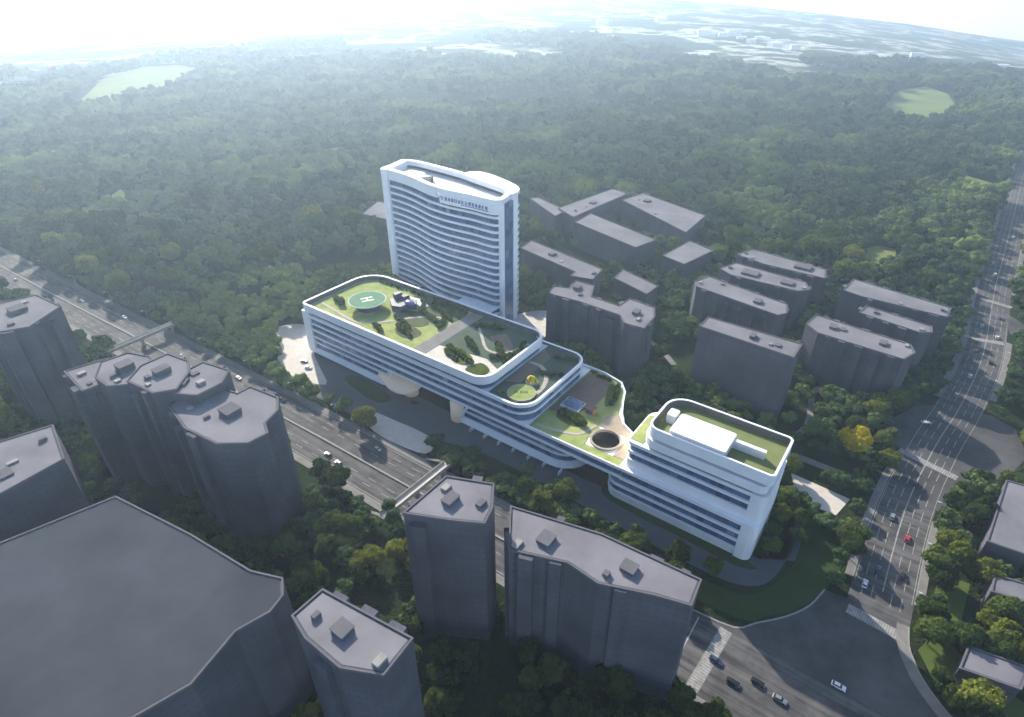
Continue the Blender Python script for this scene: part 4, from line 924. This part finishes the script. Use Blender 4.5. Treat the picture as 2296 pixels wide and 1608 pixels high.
tm = trunk_mb(5).build('trunk', M['bark']); trunk_me = tm.data; bpy.data.objects.remove(tm)
CROWNS = {}
for tint, m in LEAF.items(): CROWNS[tint] = [crown_mesh('crown', 11 * i + len(tint), m, rx=rx, rz=rz, lobes=lb) for i, (rx, rz, lb) in enumerate(((5.0, 4.4, 11), (4.6, 5.2, 10), (5.6, 4.2, 13)))]
FV = []                             # lighter forest trees used only by the woodland mass
fcol = bpy.data.collections.new('forest_sources')
for i in range(7):
    me = crown_mesh('forest_tree', 100 + i, M['leaf_forest'], rx=5.2 + .35 * (i % 3), rz=4.0 + .6 * (i % 4), lobes=6, leaves=46, leaf=.85, base=2.2, core=.95, sub=2)
    o = bpy.data.objects.new('forest_tree', me); fcol.objects.link(o); FV.append(o)

rnd = random.Random(21); near, woods = [], []
def blocked(s_, t_):
    for o, a, b_, c_, d in NOTREE:
        if a < s_ < b_ and c_ < t_ < d and inside(o, s_, t_): return True
    return False
SHADOW_GAP = [(-48, 156, 14, 224)]
def sample(r0, r1, step, sizes):
    out = []; n0 = int(r1 / step) + 1
    for i in range(-n0, n0 + 1):
        for j in range(0, n0 + 1):
            x = (i + rnd.uniform(-.42, .42) + .5 * (j % 2)) * step; y = (j + rnd.uniform(-.42, .42)) * step * .9
            r = math.hypot(x, y)
            if not (r0 <= r < r1) or y < 5: continue
            p = project(x, y, 6)
            if p is None or p[0] < -130 or p[0] > 2430 or p[1] > 1800: continue
            s_, t_ = toL(x, y)
            if blocked(s_, t_): continue
            # thin out the gaps between the housing blocks, keep the forest dense
            dens = noise.noise(Vector((s_, t_, 0)) / 28) if r < 420 else noise.noise(Vector((s_, t_, 3)) / 45) + .30
            if dens < -.22: continue
            sz = rnd.uniform(*sizes) * (1 + .35 * noise.noise(Vector((s_, t_, 9)) / 60))
            out.append((x, y, terrain(x, y) - .2, sz, p, s_, t_))
    return out
pts = sample(0, 480, 8.2, (.62, 1.05)) + sample(480, 1250, 13.0, (.8, 1.75)) + [p for p in sample(1250, 2900, 19, (1.3, 2.3)) if math.hypot(p[0], p[1]) < 2000 + 900 * noise.noise(Vector((p[0], p[1], 0)) / 420)]
# rows and single trees the photograph shows clearly
for row, (t0, n_) in enumerate(((157.5, 20), (164, 20))):
    for k in range(n_):
        s_ = -158 + row * 3 + k * 6.3 + rnd.uniform(-1.2, 1.2); t_ = t0 + rnd.uniform(-1.2, 1.2)
        if s_ < -44 and not blocked(s_, t_) and rnd.random() < .85: pts.append((*W(s_, t_)[:2], 0, rnd.uniform(.5, .82), None, s_, t_))
for k in range(36):
    s_ = -590 + k * 12.2
    c0 = min(MAIN, key=lambda p: abs(p[0] - s_)); t_ = c0[1] + 21.5
    if not any(inside(o, s_, t_) for o in (PL1, PL2)) and s_ < -175: pts.append((*W(s_, t_)[:2], 0, rnd.uniform(.62, .9), None, s_, t_))
for k in range(24):
    t_ = 205 + k * 17
    c0 = min(AVE, key=lambda p: abs(p[1] - t_))
    for d_ in (-17, 17):
        if not any(inside(o, c0[0] + d_, t_) for o in (APRON2, SIDE, JUNC)): pts.append((*W(c0[0] + d_, t_)[:2], 0, rnd.uniform(.55, .8), None, c0[0] + d_, t_))
pts2 = []
for p in pts:
    x, y, z, sz, pr_, s_, t_ = p
    if pr_ is None: pr_ = project(x, y, 6)
    pts2.append((sz / pr_[2], x, y, z, sz, pr_, s_, t_))
inview = [p for p in pts2 if -30 < p[5][0] < 2326 and -10 < p[5][1] < 1660]
inview.sort(key=lambda p: -p[0]); NI = 300
solo = inview[:NI]; solo_ids = set(id(p) for p in solo)
ORD = ['', 'second ', 'third ', 'fourth ', 'fifth ', 'sixth ', 'seventh ', 'eighth ', 'ninth ', 'tenth ']
used = {}
treeprotos = {}
solo.sort(key=lambda p: min((p[6] - a) ** 2 + (p[7] - b_) ** 2 for _, a, b_ in LAND))
for i, p in enumerate(solo):
    _, x, y, z, sz, pr_, s_, t_ = p
    q = noise.noise(Vector((s_, t_, 20)) / 40) + rnd.uniform(-.35, .35)
    tint = 'dark green' if q < .02 else 'mid green' if q < .3 else 'yellow green'
    v_ = rnd.randrange(3); key = (tint, v_)
    lm = min(LAND, key=lambda l: (s_ - l[1]) ** 2 + (t_ - l[2]) ** 2); lw = W(lm[1], lm[2])
    lp_, tp_ = project(lw.x, lw.y, 0), pr_
    dx, dy = (tp_[0] - lp_[0], tp_[1] - lp_[1]) if lp_ else (x - lw.x, lw.y - y)
    side = ('right of' if dx > 0 else 'left of') if abs(dx) > abs(dy) else ('in front of' if dy > 0 else 'behind')
    size = 'small' if sz < .74 else 'medium' if sz < .92 else 'large'
    shape = ('rounded', 'tall', 'spreading')[v_]
    base_ = (size, tint, shape, side, lm[0]); n_ = used.get(base_, 0); used[base_] = n_ + 1
    lab = f'{size} {tint} {shape} tree {side} {lm[0]}' + (f', {ORD[min(n_, 9)]}nearest to it' if n_ else '')
    if len(lab.split()) > 16: lab = lab.replace(f' {shape} tree', ' tree').replace(', ' + ORD[min(n_, 9)] + 'nearest to it', f', {ORD[min(n_, 9)]}nearest' if n_ else '')
    if len(lab.split()) > 16: lab = lab.replace(' tree ', ' ', 1)
    if key not in treeprotos:
        e = bpy.data.objects.new('broadleaf_tree', None); C.objects.link(e)
        tr = bpy.data.objects.new('trunk', trunk_me); C.objects.link(tr); tr.parent = e
        cr = bpy.data.objects.new('crown', CROWNS[tint][v_]); C.objects.link(cr); cr.parent = e; treeprotos[key] = e
    else: e = copy_tree(treeprotos[key])
    e.location = (x, y, z); e.scale = (sz, sz, sz * rnd.uniform(.9, 1.15)); e.rotation_euler = (0, 0, rnd.uniform(0, 6.3))
    tag(e, lab, 'tree', 'broadleaf trees around the roads and blocks')
rest = [p for p in pts2 if id(p) not in solo_ids]
me = bpy.data.meshes.new('woodland'); me.from_pydata([(p[1], p[2], p[3]) for p in rest], [], [])
for nm, fn in (('size', lambda p: p[4]), ('turn', lambda p: rnd.uniform(0, 6.28)), ('pick', None)):
    if nm == 'pick':
        at_ = me.attributes.new(nm, 'INT', 'POINT'); at_.data.foreach_set('value', [rnd.randrange(7) for _ in rest])
    else:
        at_ = me.attributes.new(nm, 'FLOAT', 'POINT'); at_.data.foreach_set('value', [fn(p) for p in rest])
wd = bpy.data.objects.new('woodland', me); C.objects.link(wd); tag(wd, 'dense hazy woodland spreading behind the buildings to the horizon', 'woodland', kind='stuff')
ng = bpy.data.node_groups.new('scatter_trees', 'GeometryNodeTree')
ng.interface.new_socket('Geometry', in_out='INPUT', socket_type='NodeSocketGeometry'); ng.interface.new_socket('Geometry', in_out='OUTPUT', socket_type='NodeSocketGeometry')
gi = ng.nodes.new('NodeGroupInput'); go = ng.nodes.new('NodeGroupOutput'); ip = ng.nodes.new('GeometryNodeInstanceOnPoints')
ci = ng.nodes.new('GeometryNodeCollectionInfo'); ci.inputs['Collection'].default_value = fcol; ci.inputs['Separate Children'].default_value = True; ci.inputs['Reset Children'].default_value = True
def attr(nm, ty):
    q = ng.nodes.new('GeometryNodeInputNamedAttribute'); q.data_type = ty; q.inputs[0].default_value = nm; return q
mp = ng.nodes.new('GeometryNodeMeshToPoints'); ng.links.new(gi.outputs[0], mp.inputs[0]); ng.links.new(mp.outputs[0], ip.inputs['Points'])
ng.links.new(ci.outputs[0], ip.inputs['Instance']); ip.inputs['Pick Instance'].default_value = True
ng.links.new(attr('pick', 'INT').outputs[0], ip.inputs['Instance Index'])
cx_ = ng.nodes.new('ShaderNodeCombineXYZ'); ng.links.new(attr('turn', 'FLOAT').outputs[0], cx_.inputs[2]); ng.links.new(cx_.outputs[0], ip.inputs['Rotation'])
ng.links.new(attr('size', 'FLOAT').outputs[0], ip.inputs['Scale']); ng.links.new(ip.outputs[0], go.inputs[0])
md = wd.modifiers.new('scatter', 'NODES'); md.node_group = ng
print('trees', len(solo), 'woodland', len(rest))

# feature trees and roof shrubs
gt = bpy.data.objects.new('golden_tree', None); C.objects.link(gt); gt.location = W(3, 276, 0); gt.scale = (1.5,) * 3
tag(gt, 'bright golden yellow tree beside the plaza right of the stacked block', 'tree')
for nm, me_ in (('trunk', trunk_me), ('crown', crown_mesh('crown', 77, M['golden'], rx=5.2, rz=4.4, lobes=10))):
    o = bpy.data.objects.new(nm, me_); C.objects.link(o); o.parent = gt
shrub_me = [crown_mesh('shrub', 300 + i, M['hedge'], rx=1.3, rz=.8, lobes=5, leaves=50, leaf=.26, base=-.2) for i in range(3)]
shrub_dk = [crown_mesh('shrub', 310 + i, LEAF['mid green'], rx=1.3, rz=.8, lobes=5, leaves=50, leaf=.26, base=-.2) for i in range(3)]
def shrubs(rows, z, label, grp):
    k = 0
    for (a, b_, c_, d, n_, sc_) in rows:
        for i in range(n_):
            u = (i + .5) / n_; s_ = a + (c_ - a) * u + rnd.uniform(-.6, .6); t_ = b_ + (d - b_) * u + rnd.uniform(-.6, .6)
            o = bpy.data.objects.new('shrub', (shrub_me if (k + i) % 3 else shrub_dk)[rnd.randrange(3)]); C.objects.link(o)
            o.location = W(s_, t_, z); o.rotation_euler = (0, 0, rnd.uniform(0, 6)); q = sc_ * rnd.uniform(1.0, 1.7); o.scale = (q, q, q)
            tag(o, label, 'shrub', grp); k += 1
shrubs([(-232, 238, -206, 238.5, 14, 1.2), (-230, 224, -212, 218, 9, 1.1), (-236, 210, -220, 204, 8, 1.0), (-226, 202, -212, 198, 8, 1.1), (-228, 234, -208, 226, 10, 1.2), (-284, 205, -272, 201, 4, 1.3)], 31.6,
       'leafy roof shrub in the hedges around the upper deck lawn', 'shrubs on the upper deck')
shrubs([(-280, 238, -240, 238.6, 12, .8), (-236, 234, -226, 222, 8, 1.0), (-214, 232, -206, 214, 10, 1.0), (-240, 196, -228, 192, 6, .9)], 31.6,
       'small shrub along the edge of the upper deck lawn', 'small shrubs on the upper deck')
shrubs([(-192, 228, -176, 236, 9, 1.0), (-158, 230, -155, 206, 9, .8), (-186, 214, -174, 208, 8, 1.1)], 31.6,
       'dark shrub in the teal bed right of the roof walkway', 'dark shrubs right of the walkway')
shrubs([(-190, 203, -168, 196, 12, 1.1), (-188, 198, -176, 194, 6, .9), (-170, 220, -158, 210, 8, 1.0), (-164, 206, -156, 214, 6, 1.0)], 31.6,
       'leafy shrub in the garden right of the roof walkway', 'shrubs right of the walkway')
shrubs([(-142, 234, -130, 238, 7, 1.0), (-139, 216, -130, 222, 5, .9), (-147, 192, -144, 190, 3, .9)], 26.4, 'leafy shrub on the middle deck around the round lawn', 'shrubs on the middle deck')
shrubs([(-120, 205, -104, 202, 14, 1.0), (-118, 207, -108, 204, 8, .9), (-101, 224, -106, 242, 9, .9), (-125, 244, -112, 243, 6, .8)], 17.9, 'leafy shrub in the hedge on the lowest roof deck', 'shrubs on the lowest deck')

# far buildings on the horizon, small and pale
fb = None; rb_ = random.Random(5); cnt = 0
spots = [(1560 + 14 * k + rb_.uniform(-5, 5), 78 + k * 1.6 + rb_.uniform(-6, 6)) for k in range(17)] + [(870, 58), (880, 55), (1120, 75), (1135, 40), (640, 85), (1950, 120), (2015, 140), (2060, 115), (2200, 150), (2250, 130), (1480, 60), (1350, 70), (140, 165), (180, 170), (30, 170)]
for px, py in spots:
    s_, t_ = ground_px(px, py); w = W(s_, t_); r = math.hypot(w.x, w.y)
    if r > 4600: w *= 4600 / r
    if fb is None:
        fb = e = bpy.data.objects.new('distant_building', None); C.objects.link(e)
        q = MB(); q.box(-16, 16, -8, 8, -4, 12); q.build('wall', M['white_roof'], e)
        q = MB(); q.box(-16.5, 16.5, -8.5, 8.5, 12, 12.8); q.build('roof', M['white'], e)
    else: e = copy_tree(fb)
    e.location = (w.x, w.y, terrain(w.x, w.y)); k = rb_.uniform(.7, 1.7); e.scale = (k, k * rb_.uniform(.7, 1.3), k * rb_.uniform(.6, 1.2)); e.rotation_euler = (0, 0, rb_.uniform(-.4, .4))
    tag(e, 'tiny pale building on the hazy plain near the horizon', 'building', 'distant pale buildings')

# ------------------------------------------------------------------ pale sky low over the horizon, far outside the haze
q = MB(); RS_ = 24000; NB = 96
q.add([(RS_ * math.sin(a * 2 * math.pi / NB), RS_ * math.cos(a * 2 * math.pi / NB), z) for z in (-3500, 300, 2200) for a in range(NB)],
      [(a + k * NB, (a + 1) % NB + k * NB, (a + 1) % NB + (k + 1) * NB, a + (k + 1) * NB) for k in range(2) for a in range(NB)])
sm = bpy.data.materials.new('pale_sky'); sm.use_nodes = True; n = sm.node_tree; n.nodes.clear()
g = n.nodes.new('ShaderNodeNewGeometry'); nz = n.nodes.new('ShaderNodeTexNoise'); nz.inputs['Scale'].default_value = 0.0002; nz.inputs['Detail'].default_value = 5
mp_ = n.nodes.new('ShaderNodeMapping'); mp_.inputs['Scale'].default_value = (1, 1, 6); n.links.new(g.outputs['Position'], mp_.inputs[0]); n.links.new(mp_.outputs[0], nz.inputs['Vector'])
dt = n.nodes.new('ShaderNodeVectorMath'); dt.operation = 'DOT_PRODUCT'; n.links.new(g.outputs['Position'], dt.inputs[0]); dt.inputs[1].default_value = (math.sin(SUN_AZ) / RS_, math.cos(SUN_AZ) / RS_, 0)
mr = n.nodes.new('ShaderNodeMapRange'); mr.inputs[1].default_value = 0.6; mr.inputs[2].default_value = 1.0; mr.inputs[3].default_value = 2.3; mr.inputs[4].default_value = 1.9; n.links.new(dt.outputs['Value'], mr.inputs[0])
rp = n.nodes.new('ShaderNodeValToRGB'); rp.color_ramp.elements[0].color = (0.72, 0.86, 0.95, 1); rp.color_ramp.elements[1].color = (1, 0.97, 0.9, 1); n.links.new(nz.outputs['Fac'], rp.inputs[0])
pw = n.nodes.new('ShaderNodeMath'); pw.operation = 'POWER'; n.links.new(dt.outputs['Value'], pw.inputs[0]); pw.inputs[1].default_value = 300
ma = n.nodes.new('ShaderNodeMath'); ma.operation = 'MULTIPLY_ADD'; n.links.new(pw.outputs[0], ma.inputs[0]); ma.inputs[1].default_value = 30; n.links.new(mr.outputs[0], ma.inputs[2])
em = n.nodes.new('ShaderNodeEmission'); n.links.new(rp.outputs[0], em.inputs[0]); n.links.new(ma.outputs[0], em.inputs[1])
so = n.nodes.new('ShaderNodeOutputMaterial'); n.links.new(em.outputs[0], so.inputs[0])
o = q.build('sky', sm); tag(o, kind='structure')

# ------------------------------------------------------------------ haze: one closed box of even air
q = MB(); q.box(-7500, 7500, -7500, 7500, -420, 216)
hz = q.build('haze', None) if False else None
me = bpy.data.meshes.new('haze'); me.from_pydata(q.v, [], q.f); hm = bpy.data.materials.new('haze_air'); hm.use_nodes = True
hn = hm.node_tree; hn.nodes.clear(); ho = hn.nodes.new('ShaderNodeOutputMaterial'); hv = hn.nodes.new('ShaderNodeVolumePrincipled')
hv.inputs['Color'].default_value = (0.60, 0.79, 1.0, 1); hv.inputs['Density'].default_value = 0.00026; hv.inputs['Anisotropy'].default_value = 0.54
hn.links.new(hv.outputs[0], ho.inputs['Volume']); me.materials.append(hm)
hz = bpy.data.objects.new('haze', me); C.objects.link(hz); tag(hz, kind='stuff')
